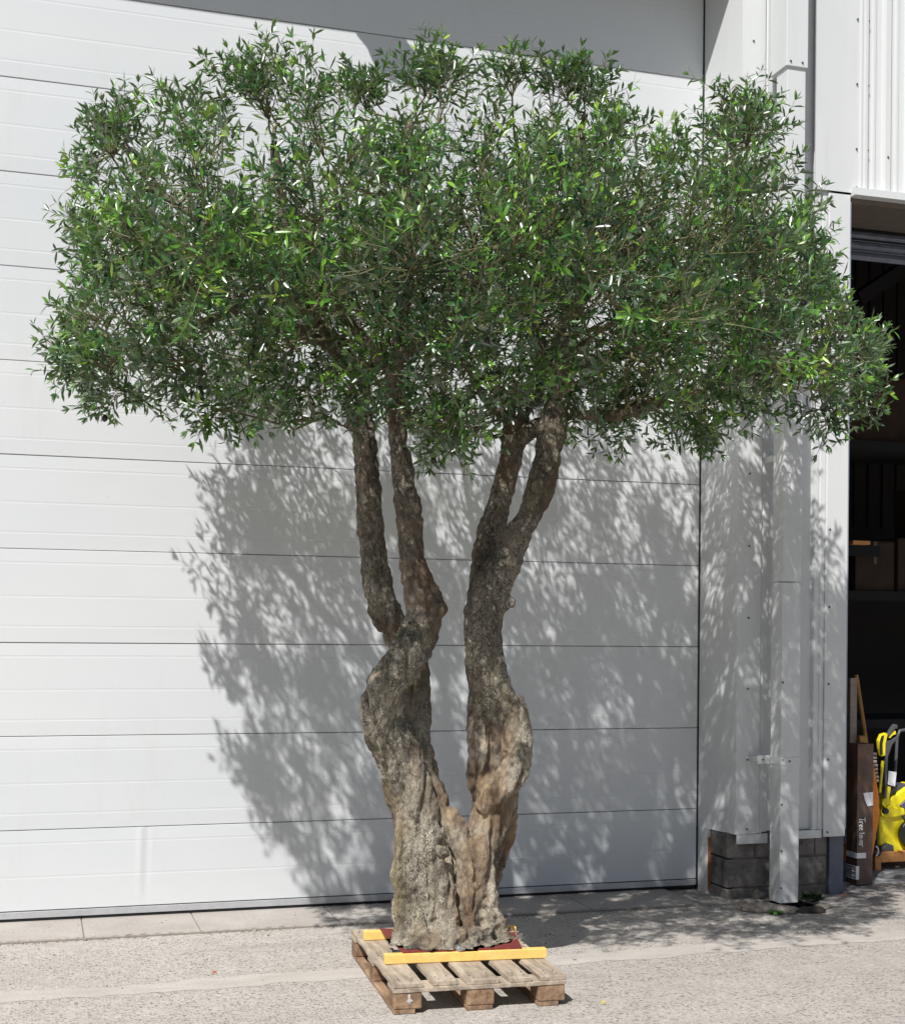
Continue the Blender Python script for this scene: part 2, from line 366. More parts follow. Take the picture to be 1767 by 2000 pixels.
# ------------------------------------------------------------------ warehouse
wh = empty('warehouse', (4.8, 8.2, 0))
tag(wh, 'white metal-clad warehouse with tall panelled door and open dark doorway behind the tree', 'warehouse')
def part(mb, name, m, parent=None, **k):
    o = mb.build(name, m, None, **k); localize(o, wh) if parent is None else sub(o, parent); return o
def sub(o, parent):
    o.parent = parent; return o
PAN = .5575
door = part(MB().box(LX, RX, DY+.05, DY+.09, .02, 11*PAN+.6), 'sectional_door', M['door'])
random.seed(3)
for k in range(11):
    z0 = k*PAN+(.078 if k == 0 else .0012); z1 = (k+1)*PAN-.0012
    prof = []       # (y,z) down the front face
    def groove(z, d=.0006, w=.008): return [(DY, z+w), (DY+d, z+w*.4), (DY+d, z-w*.4), (DY, z-w)]
    prof = [(DY+.008, z1), (DY+.0015, z1-.003)]
    for fr in (27/184, 93/184, 152/184):
        zz = (k+1)*PAN-fr*PAN
        if zz-.012 > z0+.02: prof += groove(zz)
    prof += [(DY+.0015, z0+.003), (DY+.008, z0)]
    xs = [LX]+[(-9+13.34*i/20) for i in range(1, 20)]+[RX-.006]
    if k == 0: xs = sorted(xs+[.62+.012*i for i in range(-6, 7)])
    vs = []
    for x in xs:
        for (y, z) in prof:
            dy = .004*noise.noise(Vector((x*.4, k*3.1, 1)))
            if k == 0 and z > .17:
                u = (x-(.617+.02*(z-.3)))/.02; dy += -.0028*math.exp(-u*u)+.002*math.exp(-(u-2.0)**2)
            vs.append((x, y+dy, z))
    n = len(prof)
    fs = [(i*n+j, (i+1)*n+j, (i+1)*n+j+1, i*n+j+1) for i in range(len(xs)-1) for j in range(n-1)]
    o = MB().add(vs, fs).build('door_panel', M['door']); sub(o, door)
o = MB().box(LX, RX-.006, DY-.006, DY+.03, .034, .074).build('bottom_rail', M['alu'], bevel=.003); sub(o, door)
o = MB().tube([(LX, DY+.012, .026), (RX-.01, DY+.012, .026)], .012, 8).build('bottom_seal', M['rubber']); sub(o, door)

def screws(par, pts, m=None):
    me = None
    for p in pts:
        if me is None:
            mb = MB(); mb.tube([(0, 0, 0), (0, -.003, 0)], .0075, 8); mb.tube([(0, -.003, 0), (0, -.009, 0)], .0045, 6)
            o = mb.build('screw', M['screw']); me = o.data
        else: o = bpy.data.objects.new('screw', me); COL.objects.link(o)
        sub(o, par); o.location = p
# reveal between door plane and front face, folded out of the same sheet
T = 7.6
def sheet(pts, z0, z1, th=.0):
    "vertical folded sheet following plan points"
    n = len(pts); z0 = z0 if hasattr(z0, '__len__') else [z0]*n
    return MB().add([(x, y, z0[i]) for i, (x, y) in enumerate(pts)]+[(x, y, z1) for x, y in pts], [(i, i+1, n+i+1, n+i) for i in range(n-1)])
rev = sheet([(RX+.004, DY+.06), (RX+.004, DY-.012), (4.425, FY), (4.598, FY), (4.600, FY+.012), (4.612, FY+.020), (4.625, FY+.012)], [.435, .435, .436, .44, .44, .44, .44], T)
rev = part(rev, 'corner_cladding', M['clad'])
screws(rev, [(4.508, FY, z) for z in (.47, .93, 1.40, 1.87, 2.345, 2.825, 3.3, 3.78, 4.26, 4.74, 5.2, 5.69)]+[])
scr2 = [Vector((RX+.012, DY-.06, z)) for z in (.52, .95, 1.62, 2.1, 2.55)]
# wall sheet behind the downpipe (profiled)
p2 = [(4.625, FY+.014), (4.66, FY+.014), (4.672, FY+.045), (4.80, FY+.045), (4.812, FY+.014), (4.90, FY+.014), (4.91, FY+.045), (5.0, FY+.045), (5.01, FY+.014), (5.035, FY+.014), (5.04, FY+.022), (5.05, FY+.022), (5.055, FY+.014), (5.092, FY+.014)]
part(sheet(p2, .447, T), 'profiled_sheet', M['clad'])
fl = part(sheet([(5.086, FY+.01), (5.086, FY), (5.094, FY-.004), (5.250, FY-.004), (5.252, FY)], .40, 4.745), 'jamb_flashing', M['clad'], )
screws(fl, [(5.115, FY-.004, z) for z in (.43, .92, 1.43, 1.95, 2.474, 3.003, 3.53, 4.06, 4.55)])
part(sheet([(5.253, FY), (5.262, FY+.002), (5.262, FY+.16)], .45, 4.70), 'jamb_return', M['jamb2'] if 'jamb2' in M else M['jamb'])
# flat panel over the left of the doorway and the profiled sheet beyond it
up = part(sheet([(4.978, FY+.014), (4.980, FY-.006), (5.318, FY-.006), (5.320, FY-.018), (5.330, FY-.018), (5.332, FY-.008), (5.352, FY-.008), (5.354, FY-.02), (5.372, FY-.02), (5.374, FY-.006), (5.385, FY-.006), (5.392, FY+.02)], 4.76, T), 'upper_panel', M['clad'])
screws(up, [(x, FY-.008, z) for z in (4.80, 5.06, 5.50, 5.94) for x in (5.292, 5.380)])
pts = [(5.392, FY+.02)]; x = 5.392
while x < 12:
    pts += [(x+.035, FY+.02), (x+.04, FY+.004), (x+.055, FY+.004), (x+.06, FY+.02), (x+.11, FY+.02), (x+.125, FY-.012), (x+.165, FY-.012), (x+.18, FY+.02)]; x += .18
big = part(sheet(pts, 4.80, T), 'profiled_sheet', M['clad'])
screws(big, [(5.392+.145+.18*i, FY-.012, 5.03) for i in range(0, 3)])
# head flashing over the doorway
hd = MB().prism([(FY-.055, 4.735), (FY-.055, 4.785), (FY+.02, 4.815), (FY+.02, 4.735)], 5.255, 12, 'yz')
part(hd, 'head_flashing', M['clad'])
part(MB().box(5.262, 12, FY+.022, FY+.50, 4.70, 4.74), 'doorway_soffit', M['soffit'])
for i in range(6):
    z = 4.662-.075*i
    part(MB().prism([(FY+.52, z+.036), (FY+.535, z+.036), (FY+.50, z+.012), (FY+.497, z-.010), (FY+.52, z-.034), (FY+.535, z-.034)], 5.262, 12, 'yz'), 'shutter_slat', M['galv']) if i < 3 else None
part(MB().box(5.262, 12, FY+.515, FY+.56, 4.62, 4.70), 'shutter_box', M['dark'])
part(MB().box(5.285, 5.32, FY+.50, FY+.60, 0, 4.7), 'shutter_guide', M['dark'])
# front wall over the big door, with its shaded underside
part(MB().box(LX, 4.424, FY+.003, DY+.05, 6.285, 6.31), 'door_soffit', M['soffit'])
pts = []; x = LX
while x < 4.40:
    pts += [(x, FY), (x+.12, FY), (x+.135, FY+.03), (x+.17, FY+.03), (x+.185, FY)]; x += .2
pts[-1] = (4.424, FY); pts = [p for p in pts if p[0] <= 4.425]
part(sheet(pts, 6.31, T), 'front_cladding', M['clad'])
part(MB().box(LX, 4.424, FY-.004, FY+.02, 6.255, 6.322), 'door_head_flashing', M['clad'])
# coping, roof and inner faces so nothing leaks light
part(MB().box(LX-.1, 12.1, FY-.06, FY+.3, T, T+.08), 'parapet_coping', M['clad'])
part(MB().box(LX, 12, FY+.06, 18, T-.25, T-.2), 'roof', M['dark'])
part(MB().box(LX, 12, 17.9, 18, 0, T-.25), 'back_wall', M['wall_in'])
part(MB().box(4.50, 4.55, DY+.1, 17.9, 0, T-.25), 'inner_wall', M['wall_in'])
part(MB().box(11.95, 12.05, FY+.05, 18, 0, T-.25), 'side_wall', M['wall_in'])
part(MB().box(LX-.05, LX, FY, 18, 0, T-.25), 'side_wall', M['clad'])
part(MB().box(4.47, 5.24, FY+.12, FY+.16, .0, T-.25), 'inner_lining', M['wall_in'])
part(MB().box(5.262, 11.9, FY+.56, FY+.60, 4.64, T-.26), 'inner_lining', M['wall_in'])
part(MB().box(LX, 4.36, DY+.10, DY+.14, .0, T-.25), 'inner_lining', M['wall_in'])

# blockwork plinth under the cladding
pl = part(MB().box(4.44, 5.15, FY+.058, FY+.35, -.02, .445), 'plinth', M['mortar'])
random.seed(5)
def block(x0, x1, z0, z1, y=FY+.045, side=False):
    mb = MB()
    if side: mb.box(4.392, 4.45, x0, x1, z0, min(z1, .43))
    else: mb.box(x0, x1, y, y+.06, z0, min(z1, .44))
    o = mb.build('concrete_block', M['block'], bevel=.008); sub(o, pl)
for r, (z0, z1, offs) in enumerate(((-.015, .065, (4.388, 4.60, 4.88, 5.15)), (.075, .262, (4.388, 4.75, 5.15)), (.272, .47, (4.388, 4.60, 5.05, 5.15)))):
    for a, b in zip(offs[:-1], offs[1:]): block(a+.004, b-.004, z0, z1, FY+.045+random.uniform(-.006, .006))
    for a, b in ((FY+.115, FY+.335),): block(a, b, z0, z1, side=True)
part(MB().box(4.44, 4.665, FY+.004, FY+.02, .372, .436), 'drip_flashing', M['clad'])
part(MB().box(4.80, 5.075, FY+.004, FY+.02, .392, .446), 'drip_flashing', M['clad'])
part(MB().box(5.155, 5.262, FY+.03, FY+.17, -.01, .46), 'jamb_post', M['jamb'])
# lower white jamb strip beside the door, with a rusted edge
jb = part(MB().add([(RX+.004, DY-.010, 0), (4.375, DY-.13, 0), (4.375, DY-.13, .437), (RX+.004, DY-.010, .437), (RX+.03, DY-.010, 0), (4.395, DY-.13, 0), (4.395, DY-.13, .437), (RX+.03, DY-.010, .437)],
      [(0, 1, 2, 3), (5, 4, 7, 6), (1, 5, 6, 2), (0, 3, 7, 4), (3, 2, 6, 7)]), 'jamb_strip', M['clad'])
part(MB().box(4.376, 4.39, DY-.145, DY-.131, .02, .38), 'rusted_edge', M['rust'])
part(MB().tube([(RX+.001, DY-.004, .05), (RX+.001, DY-.004, 6.2)], .005, 6), 'edge_seal', M['rubber'])

# downpipe
PX0, PX1, PY0, PY1 = 4.612, 4.748, 7.80, 7.935
dp = part(MB().box(PX0, PX1, PY0, PY1, .02, 2.10), 'downpipe', M['clad'], bevel=.004)
def psub(x0, x1, y0, y1, z0, z1, name, m, bev=.004):
    o = MB().box(x0, x1, y0, y1, z0, z1).build(name, m, bevel=bev); sub(o, dp); return o
psub(PX0+.004, PX1+.004, PY0+.004, PY1+.002, 2.104, 5.49, 'pipe_section', M['clad'])
psub(PX0-.010, PX1+.012, PY0-.010, PY1+.06, 5.44, T-.1, 'pipe_section', M['clad'])
psub(PX0-.004, PX1+.004, PY0-.0045, PY0+.01, .915, .965, 'pipe_strap', M['clad'], .001)
psub(PX0-.0045, PX0+.01, PY0+.011, PY1+.0, .915, .965, 'pipe_strap', M['clad'], .001)
psub(PX0-.09, PX0-.004, PY1+.005, PY1+.012, .912, .968, 'pipe_strap', M['clad'], .001)
psub(4.52, 4.535, PY1+.012, FY+.0, .92, .96, 'pipe_bracket', M['clad'], .001)
psub(PX0+.004, PX1-.004, PY1+.0, FY+.04, 2.9, 2.94, 'pipe_bracket', M['clad'], .001)
psub(PX0+.004, PX1-.004, PY1+.0, FY+.04, 4.9, 4.94, 'pipe_bracket', M['clad'], .001)
screws(dp, [(PX0+.008, PY0, z) for z in (.12, .36, .66, .95, 1.45)]+[(PX0+.06, PY0-.004, .94), (PX1-.03, PY0-.01, 5.47), (PX0+.02, PY0-.01, 5.47), (PX0-.05, PY1+.005, .94)])
# added unseen plate above the big door, outlined to cast the shadow on it
pz = []
for a, b in ((700, 20), (692, 58), (716, 88), (728, 120), (745, 140), (780, 158), (830, 168), (828, 140), (812, 105), (790, 80), (788, 20)):
    p = at(a, b, 1, DY); k = (DY-(FY-.22))/-SUN_TO.y; p = p+SUN_TO*k; pz.append((p.x, p.z))
part(MB().prism(pz, FY-.24, FY-.20, 'xz').box(pz[1][0]+.1, pz[1][0]+.13, FY-.2, FY-.002, max(z for _, z in pz)-.06, max(z for _, z in pz)-.03), 'shadow_caster', M['galv'], bevel=.002)

# ------------------------------------------------------------------ inside the doorway
tag(MB().box(4.56, 11.9, 8.40, 17.9, -.1, .012).build('warehouse_floor', M['floor']), kind='structure')
part(MB().box(4.56, 11.9, 12.4, 12.44, 0, 7), 'partition', M['wall_in'])
for i in range(26): part(MB().box(5.6+.17*i, 5.63+.17*i, 12.37, 12.40, 2.9, 6.6), 'wall_rib', M['wall_in'])
rb = MB(); a = at(1672, 585, 1, 11.2); b = at(1800, 500, 1, 11.2); rb.tube([a, b], .09, 4); part(rb, 'roof_beam', M['dark'])
# things stacked far inside, barely lit
def card_box(x, y, z, w, d, h, lab, cat='box', rz=0):
    r = empty('cardboard_box', (x, y, z), rz); tag(r, lab, cat)
    b = MB().box(0, w, 0, d, 0, h).build('carton_body', M['box'], r, bevel=.01)
    f = MB().box(w*.02, w*.98, -.004, d*.5-.006, h, h+.006).build('flap', M['box'], r); f2 = MB().box(w*.02, w*.98, d*.5, d, h, h+.006).build('flap', M['box'], r)
    MB().box(w*.46, w*.54, -.0025, .003, h*.55, h+.008).build('tape', M['carton'], r)
rk = empty('storage_rack', (7.2, 10.95, 0)); tag(rk, 'dark storage rack deep inside the open doorway with brown boxes on it', 'rack')
def rpart(x0, x1, y0, y1, z0, z1, n, m='dark'):
    o = MB().box(x0, x1, y0, y1, z0, z1).build(n, M[m], None); return localize(o, rk)
for z in (.9, 2.10, 3.5): rpart(7.0, 9.6, 11.0, 11.9, z, z+.08, 'shelf')
for x in (7.0, 9.5):
    for y in (11.0, 11.85): rpart(x, x+.07, y, y+.05, .012, 5, 'upright')
card_box(7.30, 11.05, 2.181, .42, .5, .46, 'left brown box on the dark rack inside the doorway, under the orange board end')
card_box(7.76, 11.05, 2.181, .30, .5, .50, 'narrow brown box between two others on the dark rack inside the doorway')
card_box(8.08, 11.02, 2.181, .45, .55, 1.0, 'tall brown box highest on the dark rack inside the doorway')
card_box(7.2, 11.1, 3.581, .75, .6, .62, 'large brown box on the topmost shelf inside the doorway, seen past the leaf tips', rz=.05)
o = MB().box(7.16, 7.34, 10.88, 10.98, 2.60, 2.635).build('orange_board', M['orange']); tag(o, 'short bright orange board end sticking out beside the dark rack in the doorway', 'board')
rpart(7.05, 7.5, 10.95, 11.0, 2.50, 2.598, 'rail')

# long brown carton standing in the doorway
ct = empty('carton', (5.63, 8.40, .012)); tag(ct, 'tall narrow brown carton standing on end in the doorway, white handwriting on its front', 'carton')
A = at(1672, 1728, 2, .012); y0 = A.y; x0 = A.x; x1 = at(1703.5, 1600, 1, y0).x; zt = at(1690, 1453, 1, y0).z
def cpart(mb, n, m, **k): o = mb.build(n, m, None, **k); localize(o, ct); return o
bm_ = MB()
nz = 26; ring = []
for i in range(nz+1):
    z = .012+(zt-.012)*i/nz
    for (x, y) in ((x0, y0), (x0+.05, y0-.001), (x0+.11, y0-.001), (x1, y0), (x1, y0+.13), (x0, y0+.13)):
        dn = .005*noise.noise(Vector((x*9, y*9, z*5)))-(.010*math.exp(-((z-.70*zt)/.02)**2) if y < y0+.02 else 0)*-1
        ring.append((x+dn*.5, y+dn, z))
bm_.add(ring, [(i*6+j, i*6+(j+1) % 6, (i+1)*6+(j+1) % 6, (i+1)*6+j) for i in range(nz) for j in range(6)]+[tuple(range(nz*6, nz*6+6))])
cpart(bm_, 'carton_body', M['carton'])
tz0 = at(1680, 1676, 1, y0).z; tz1 = at(1680, 1665.5, 1, y0).z
cpart(MB().box(x0-.008, x0+.0, y0+.01, y0+.12, tz0, tz1).box(x0-.008, at(1689, 1668, 1, y0).x, y0-.008, y0-.0055, tz0, tz1), 'tape', M['paper'])
p = at(1655, 1692, 1, y0-.01)
cpart(MB().box(x0-.012, x0-.006, y0-.002, y0+.115, at(1664, 1718, 1, y0).z, at(1664, 1692, 1, y0).z).box(x0-.012, x0+.012, y0-.010, y0-.0065, at(1664, 1718, 1, y0).z, at(1664, 1692, 1, y0).z), 'shipping_label', M['paper'])
lz0, lz1 = at(1664, 1718, 1, y0).z, at(1664, 1692, 1, y0).z
ink = MB()
for i, (a, w) in enumerate(((.86, .10), (.72, .11), (.60, .06), (.50, .11), (.40, .10), (.28, .07), (.14, .11))):
    z = lz0+(lz1-lz0)*a; ink.box(x0-.0135, x0-.012, y0+.108-w, y0+.108, z-.003, z+.004 if i else z+.008)
cpart(ink, 'label_print', M['ink'])
q = [at(*c, 1, y0-.008) for c in ((1685, 1549), (1704, 1547), (1704, 1573), (1693, 1575), (1688, 1562))]
cpart(MB().prism([(v.x, v.z) for v in q], y0-.0075, y0-.006, 'xz'), 'paper_note', M['paper'])
# handwriting "Tree lower", running down the box with the letter tops to the right
hw = MB(); L0 = at(1675.5, 1596, 1, y0); L1 = at(1675.5, 1655, 1, y0)
strokes = {'T': [[(0, 1), (.9, 1.08)], [(.45, 1.03), (.42, 0)]], 'r': [[(0, .6), (.05, 0)], [(.03, .4), (.25, .62), (.42, .55)]], 'e': [[(.02, .32), (.4, .38), (.3, .62), (.08, .52), (.02, .2), (.18, 0), (.45, .1)]],
           'l': [[(.1, 1), (.1, .05)]], 'o': [[(.22, .6), (.03, .35), (.15, .02), (.4, .2), (.38, .5), (.2, .6)]], 'w': [[(0, .6), (.12, .03), (.28, .45), (.42, .03), (.6, .6)]]}
u = 0; ht = .046; adv = (L0.z-L1.z)/5.15
for ch, w in zip('Tree lower', (.8, .5, .5, .5, .35, .3, .5, .65, .5, .5)):
    for st in strokes.get(ch, []):
        pts = [(L0.x+b*ht, y0-.0085, L0.z-(u+a_)*adv) for a_, b in st]
        hw.tube(pts, .0034, 5)
    u += w
cpart(hw, 'handwriting', M['paper'])

# timber leaning behind the carton
A = at(1662, 1455, 1, 8.62); B = at(1668, 1324, 1, 8.62)
o = MB().box(A.x-.02, at(1671, 1400, 1, 8.62).x, 8.61, 8.64, .012, B.z).build('beige_board', M['beigeplank'], bevel=.003); tag(o, 'upright beige board standing in the doorway behind the brown carton', 'board')
B = at(1671, 1318, 1, 9.30); A = at(1693, 1470, 1, 9.33); dirn = (A-B).normalized(); foot = B+dirn*((B.z-.03)/-dirn.z)
o = MB().tube([foot, foot.lerp(B, .5)+Vector((.004, 0, 0)), B], .016, 10).build('wooden_pole', M['handle']); tag(o, 'golden wooden pole leaning up behind the brown carton in the doorway', 'pole')
A = at(1676, 1437, 1, 8.58); o = MB()
o.prism([(A.x, A.z), (A.x+.045, A.z+.002), (A.x+.075, A.z-.075), (A.x+.045, .012), (A.x-.005, .012)], 8.56, 8.60, 'xz'); tag(o.build('yellow_batten', M['handle'], bevel=.003), 'short golden batten poking up just behind the top of the brown carton', 'batten')
# stack of slats and an orange cover beside the carton
A = at(1707, 1472, 1, 8.55)
st = empty('slat_bundle', (A.x, 8.58, .02)); tag(st, 'bundle of pale brown wooden slats standing between the brown carton and the yellow washer', 'slats')
for i in range(8):
    z = A.z-.012-.028*i; o = MB().box(A.x-.03, A.x+.022+.003*i, 8.55+.004*(i % 3), 8.61, z, z+.020).build('slat', M['wood'] if i % 3 else M['beigeplank'], bevel=.004); localize(o, st)
localize(MB().box(A.x-.03, A.x+.0, 8.57, 8.60, .012, A.z-.02).build('post', M['woodend']), st)
A = at(1701, 1500, 1, 8.50); Bp = at(1713, 1590, 1, 8.50)
o = MB().prism([(A.x, A.z), (A.x+.012, A.z+.01), (Bp.x, Bp.z+.12), (Bp.x+.005, Bp.z), (A.x-.005, Bp.z-.35), (A.x-.02, Bp.z-.35)], 8.48, 8.53, 'xz').build('orange_sack', M['orangep'] if 'orangep' in M else M['orange'], bevel=.008)
tag(o, 'slim orange plastic sack squeezed between the brown carton and the yellow washer', 'sack')

# low pine stand with the pressure washer
sd_ = empty('pine_stand', (6.4, 8.9, .012)); tag(sd_, 'low stand of new orange pine under the yellow pressure washer', 'stand')
def spart(mb, n, m='orange'): o = mb.build(n, M[m], None, bevel=.003); localize(o, sd_)
YS = 8.75; zt2 = at(1740, 1668, 1, YS).z; zl = zt2-.060
spart(MB().box(5.97, 7.1, YS, YS+.05, zl, zt2), 'rail'); spart(MB().box(5.97, 7.1, YS+.45, YS+.5, zl, zt2), 'rail')
for x in (5.975, 7.04):
    for y in (YS+.003, YS+.452): spart(MB().box(x, x+.05, y, y+.045, .012, zl-.001), 'leg')
for i in range(5): spart(MB().box(5.98+.23*i, 6.16+.23*i, YS+.001, YS+.499, zt2+.001, zt2+.016), 'board')
wsr = empty('pressure_washer', (6.25, 8.95, zt2+.016)); tag(wsr, 'yellow pressure washer with black wheels, trigger gun and tall handle standing on the pine stand', 'pressure washer')
def wp(mb, n, m, bevel=.006, smooth=False): o = mb.build(n, M[m], None, bevel=bevel, smooth=smooth, seg=3); localize(o, wsr); return o
def P(px, py, y=YS+.06): v = at(px, py, 1, y); return (v.x, v.z)
def P3(px, py, y): return at(px, py, 1, y)
body = [P(1717, 1654), P(1716, 1600), P(1718, 1583), P(1728, 1567), P(1748, 1552), P(1767, 1538), P(1790, 1530), P(1800, 1560), P(1790, 1600), P(1785, 1662), P(1750, 1667), P(1742, 1668), P(1738, 1655), P(1728, 1650)]
wp(MB().prism(body, YS+.06, YS+.24, 'xz'), 'housing', 'washer', .018)
wp(MB().prism([P(1717, 1592, YS+.05), P(1722, 1578, YS+.05), P(1736, 1573, YS+.05), P(1764, 1578, YS+.05), P(1766, 1592, YS+.05), P(1740, 1598, YS+.05), P(1724, 1597, YS+.05)], YS+.035, YS+.08, 'xz'), 'front_cover', 'washer', .015)
c0 = P3(1728, 1584, YS+.03); wp(MB().tube([(c0.x, YS+.045, c0.z), (c0.x, YS+.015, c0.z)], [.026, .022], 20), 'switch_knob', 'blackp', .003)
wp(MB().prism([P(1713, 1667), P(1716, 1656), P(1729, 1646), P(1740, 1650), P(1742, 1668), P(1728, 1670)], YS+.03, YS+.26, 'xz'), 'foot', 'greyp', .008)
c0 = P3(1778, 1628, YS+.05)
wp(MB().tube([(c0.x, YS+.01, c0.z), (c0.x, YS+.055, c0.z)], .115, 28), 'wheel', 'blackp', .01)
wp(MB().tube([(c0.x, YS+.245, c0.z), (c0.x, YS+.29, c0.z)], .115, 28), 'wheel', 'blackp', .01)
wp(MB().prism([P(1757, 1572, YS+.05), P(1770, 1560, YS+.05), P(1790, 1556, YS+.05), P(1790, 1600, YS+.05), P(1768, 1606, YS+.05), P(1760, 1594, YS+.05)], YS+.045, YS+.10, 'xz'), 'side_panel', 'greyp', .008)
wp(MB().prism([P(1733, 1562), P(1737, 1545), P(1752, 1535), P(1775, 1531), P(1767, 1540), P(1748, 1551)], YS+.08, YS+.22, 'xz'), 'top_cover', 'greyp', .008)
wp(MB().prism([P(1718, 1570), P(1721, 1545), P(1728, 1533), P(1735, 1537), P(1730, 1568), P(1724, 1578)], YS+.03, YS+.10, 'xz'), 'lance_holder', 'washer', .006)
# tall carrying handle
h = [P3(1742, 1560, YS+.2), P3(1749, 1480, YS+.2), P3(1751, 1440, YS+.2), P3(1756, 1427, YS+.2), P3(1768, 1425, YS+.2), P3(1800, 1425, YS+.2), P3(1806, 1440, YS+.2), P3(1806, 1540, YS+.2)]
wp(MB().tube(h, .012, 10), 'carry_handle', 'greyp', 0, True)
t = [P3(1735, 1506, YS+.02), P3(1750, 1508, YS+.02), P3(1747, 1536, YS+.02), P3(1733, 1532, YS+.02)]
wp(MB().prism([(v.x, v.z) for v in t], YS+.02, YS+.026, 'xz'), 'paper_tag', 'paper', 0)
# trigger gun and lance clipped on the front
yg = YS+.0
gun = wp(MB().prism([P(1713, 1446, yg), P(1718, 1434, yg), P(1727, 1431, yg), P(1731, 1434, yg), P(1727, 1452, yg), P(1726, 1476, yg), P(1718, 1477, yg), P(1714, 1462, yg)], yg-.015, yg+.02, 'xz'), 'trigger_gun', 'washer', .006)
g2 = MB().prism([P(1716.5, 1450, yg-.015), P(1720, 1438, yg-.015), P(1725, 1436, yg-.015), P(1722, 1452, yg-.015), P(1722.5, 1473, yg-.015), P(1718.5, 1474, yg-.015), P(1716.5, 1461, yg-.015)], yg-.019, yg-.013, 'xz').build('grip_inlay', M['blackp']); sub(g2, gun)
g3 = MB().prism([P(1731, 1434, yg), P(1738, 1422, yg), P(1744, 1414, yg), P(1750, 1415, yg), P(1751, 1424, yg), P(1747, 1422, yg), P(1741, 1430, yg), P(1733, 1440, yg)], yg-.012, yg+.018, 'xz').build('gun_handle', M['greyp'], bevel=.005); sub(g3, gun)
g4 = MB().prism([P(1733, 1440, yg), P(1740, 1432, yg), P(1747, 1427, yg), P(1748, 1434, yg), P(1742, 1436, yg), P(1736, 1442, yg)], yg-.008, yg+.014, 'xz').build('trigger', M['washer'], bevel=.003); sub(g4, gun)
g5 = MB().prism([P(1729, 1447, yg), P(1738, 1446, yg), P(1750, 1438, yg), P(1751, 1441, yg), P(1740, 1455, yg), P(1732, 1478, yg), P(1729, 1560, yg), P(1725, 1560, yg), P(1727, 1478, yg)], yg-.010, yg+.016, 'xz').build('gun_stem', M['greyp'], bevel=.004); sub(g5, gun)
wp(MB().tube([P3(1723, 1486, yg-.01), P3(1717, 1548, yg-.01)], [.012, .010], 10), 'lance', 'washer', 0)
wp(MB().tube([P3(1716, 1548, yg-.01), P3(1714, 1560, yg-.01), P3(1711, 1660, yg)], [.009, .008, .008], 8), 'spray_tube', 'blackp', 0)
wp(MB().tube([P3(1709, 1556, yg+.02), P3(1710, 1600, yg+.02), P3(1706, 1640, yg+.02)], [.006, .016, .012], 8), 'lance', 'washer', 0)
wp(MB().tube([P3(1712+7*cos(a), 1662+10*sin(a), yg-.03) for a in [pi*2*i/16 for i in range(14)]], .006, 8), 'hose', 'blackp', 0)
wp(MB().tube([P3(1709+5*cos(a), 1662+9*sin(a), yg-.05) for a in [-pi*.5+pi*i/9 for i in range(10)]], .0065, 8), 'cable', 'paper', 0)
A = at(1757, 1690, 1, 9.15); r = MB(); sphere(r, (A.x, 9.15, .012+.06), .06, 14, 8, (1.1, 1, 1)); tag(r.build('red_tub', M['redp'], smooth=True), 'small red plastic tub in the shade under the pine stand', 'tub')

# rubble, dirt and weeds at the foot of the downpipe
def rock(c, r, sc, lab, seed, name='stone'):
    bm = bmesh.new(); bmesh.ops.create_icosphere(bm, subdivisions=3, radius=1)
    for v in bm.verts:
        k = 1+.35*noise.noise(v.co*1.4+Vector((seed, 0, 0)))+.12*noise.noise(v.co*4+Vector((seed, 3, 0)))
        v.co = Vector((v.co.x*sc[0], v.co.y*sc[1], v.co.z*sc[2]))*k*r
        v.co.z = max(v.co.z, -.3*r)
    me = bpy.data.meshes.new(name); bm.to_mesh(me); bm.free(); me.materials.append(M['rock']); me.shade_smooth()
    o = bpy.data.objects.new(name, me); COL.objects.link(o); o.location = c; tag(o, lab, 'stone'); return o
a = at(1500, 1776, 2, .02); o = rock((a.x-.01, a.y+.02, .02), .07, (2.6, .8, .55), 'long flat broken stone lying in front of the downpipe foot', 1); o.rotation_euler.z = -.55
a = at(1465, 1762, 2, .02); rock((a.x, a.y, .012), .05, (1.6, 1, .7), 'small pale stone beside the plinth just left of the downpipe', 2)
a = at(1480, 1748, 2, .02); rock((a.x, a.y, .015), .045, (1.1, 1, .8), 'mossy stone tucked behind the left side of the downpipe foot', 4)
a = at(1575, 1775, 2, .02); o = rock((a.x+.03, a.y, .0), .075, (1.5, .9, .45), 'dark earthy lump right of the downpipe foot', 5); o.data.materials[0] = M['string']
a = at(1600, 1768, 2, .02); rock((a.x+.03, a.y, .01), .04, (1.5, 1, .6), 'pale crumb of concrete at the right of the downpipe pit', 6)
def weed(c, n, r, lab, m, name='weed', up=.5, cat='weed'):
    mb = MB()
    for i in range(n):
        a = random.uniform(0, 2*pi); l = r*random.uniform(.5, 1); d = Vector((cos(a), sin(a), up*random.uniform(.2, 1.4))).normalized(); s = Vector((-sin(a), cos(a), 0))
        w = l*.22; b = Vector(c)+Vector((random.uniform(-.3, .3)*r, random.uniform(-.3, .3)*r, 0)); m_ = b+d*l*.55+Vector((0, 0, .01)); t_ = b+d*l-Vector((0, 0, .006))
        mb.add([b, m_+s*w, t_, m_-s*w, m_+Vector((0, 0, .004))], [(0, 1, 4), (1, 2, 4), (2, 3, 4), (3, 0, 4)])
    o = mb.build(name, m); tag(o, lab, cat); return o
a = at(1513, 1786, 2, .0); weed((a.x, a.y, .005), 60, .055, 'bright green weed growing by the flat stone in front of the downpipe', M['weed'], up=.35)
a = at(1588, 1770, 2, .0); weed((a.x, a.y+.02, .025), 170, .10, 'scruffy dark weed right of the downpipe foot', M['weeddark'], up=.9)
a = at(1645, 1752, 2, .0); weed((a.x, a.y, .004), 9, .03, 'few orange dry leaves at the foot of the blue jamb post', M['leafdry'], 'dry_leaves', .3, 'leaves')
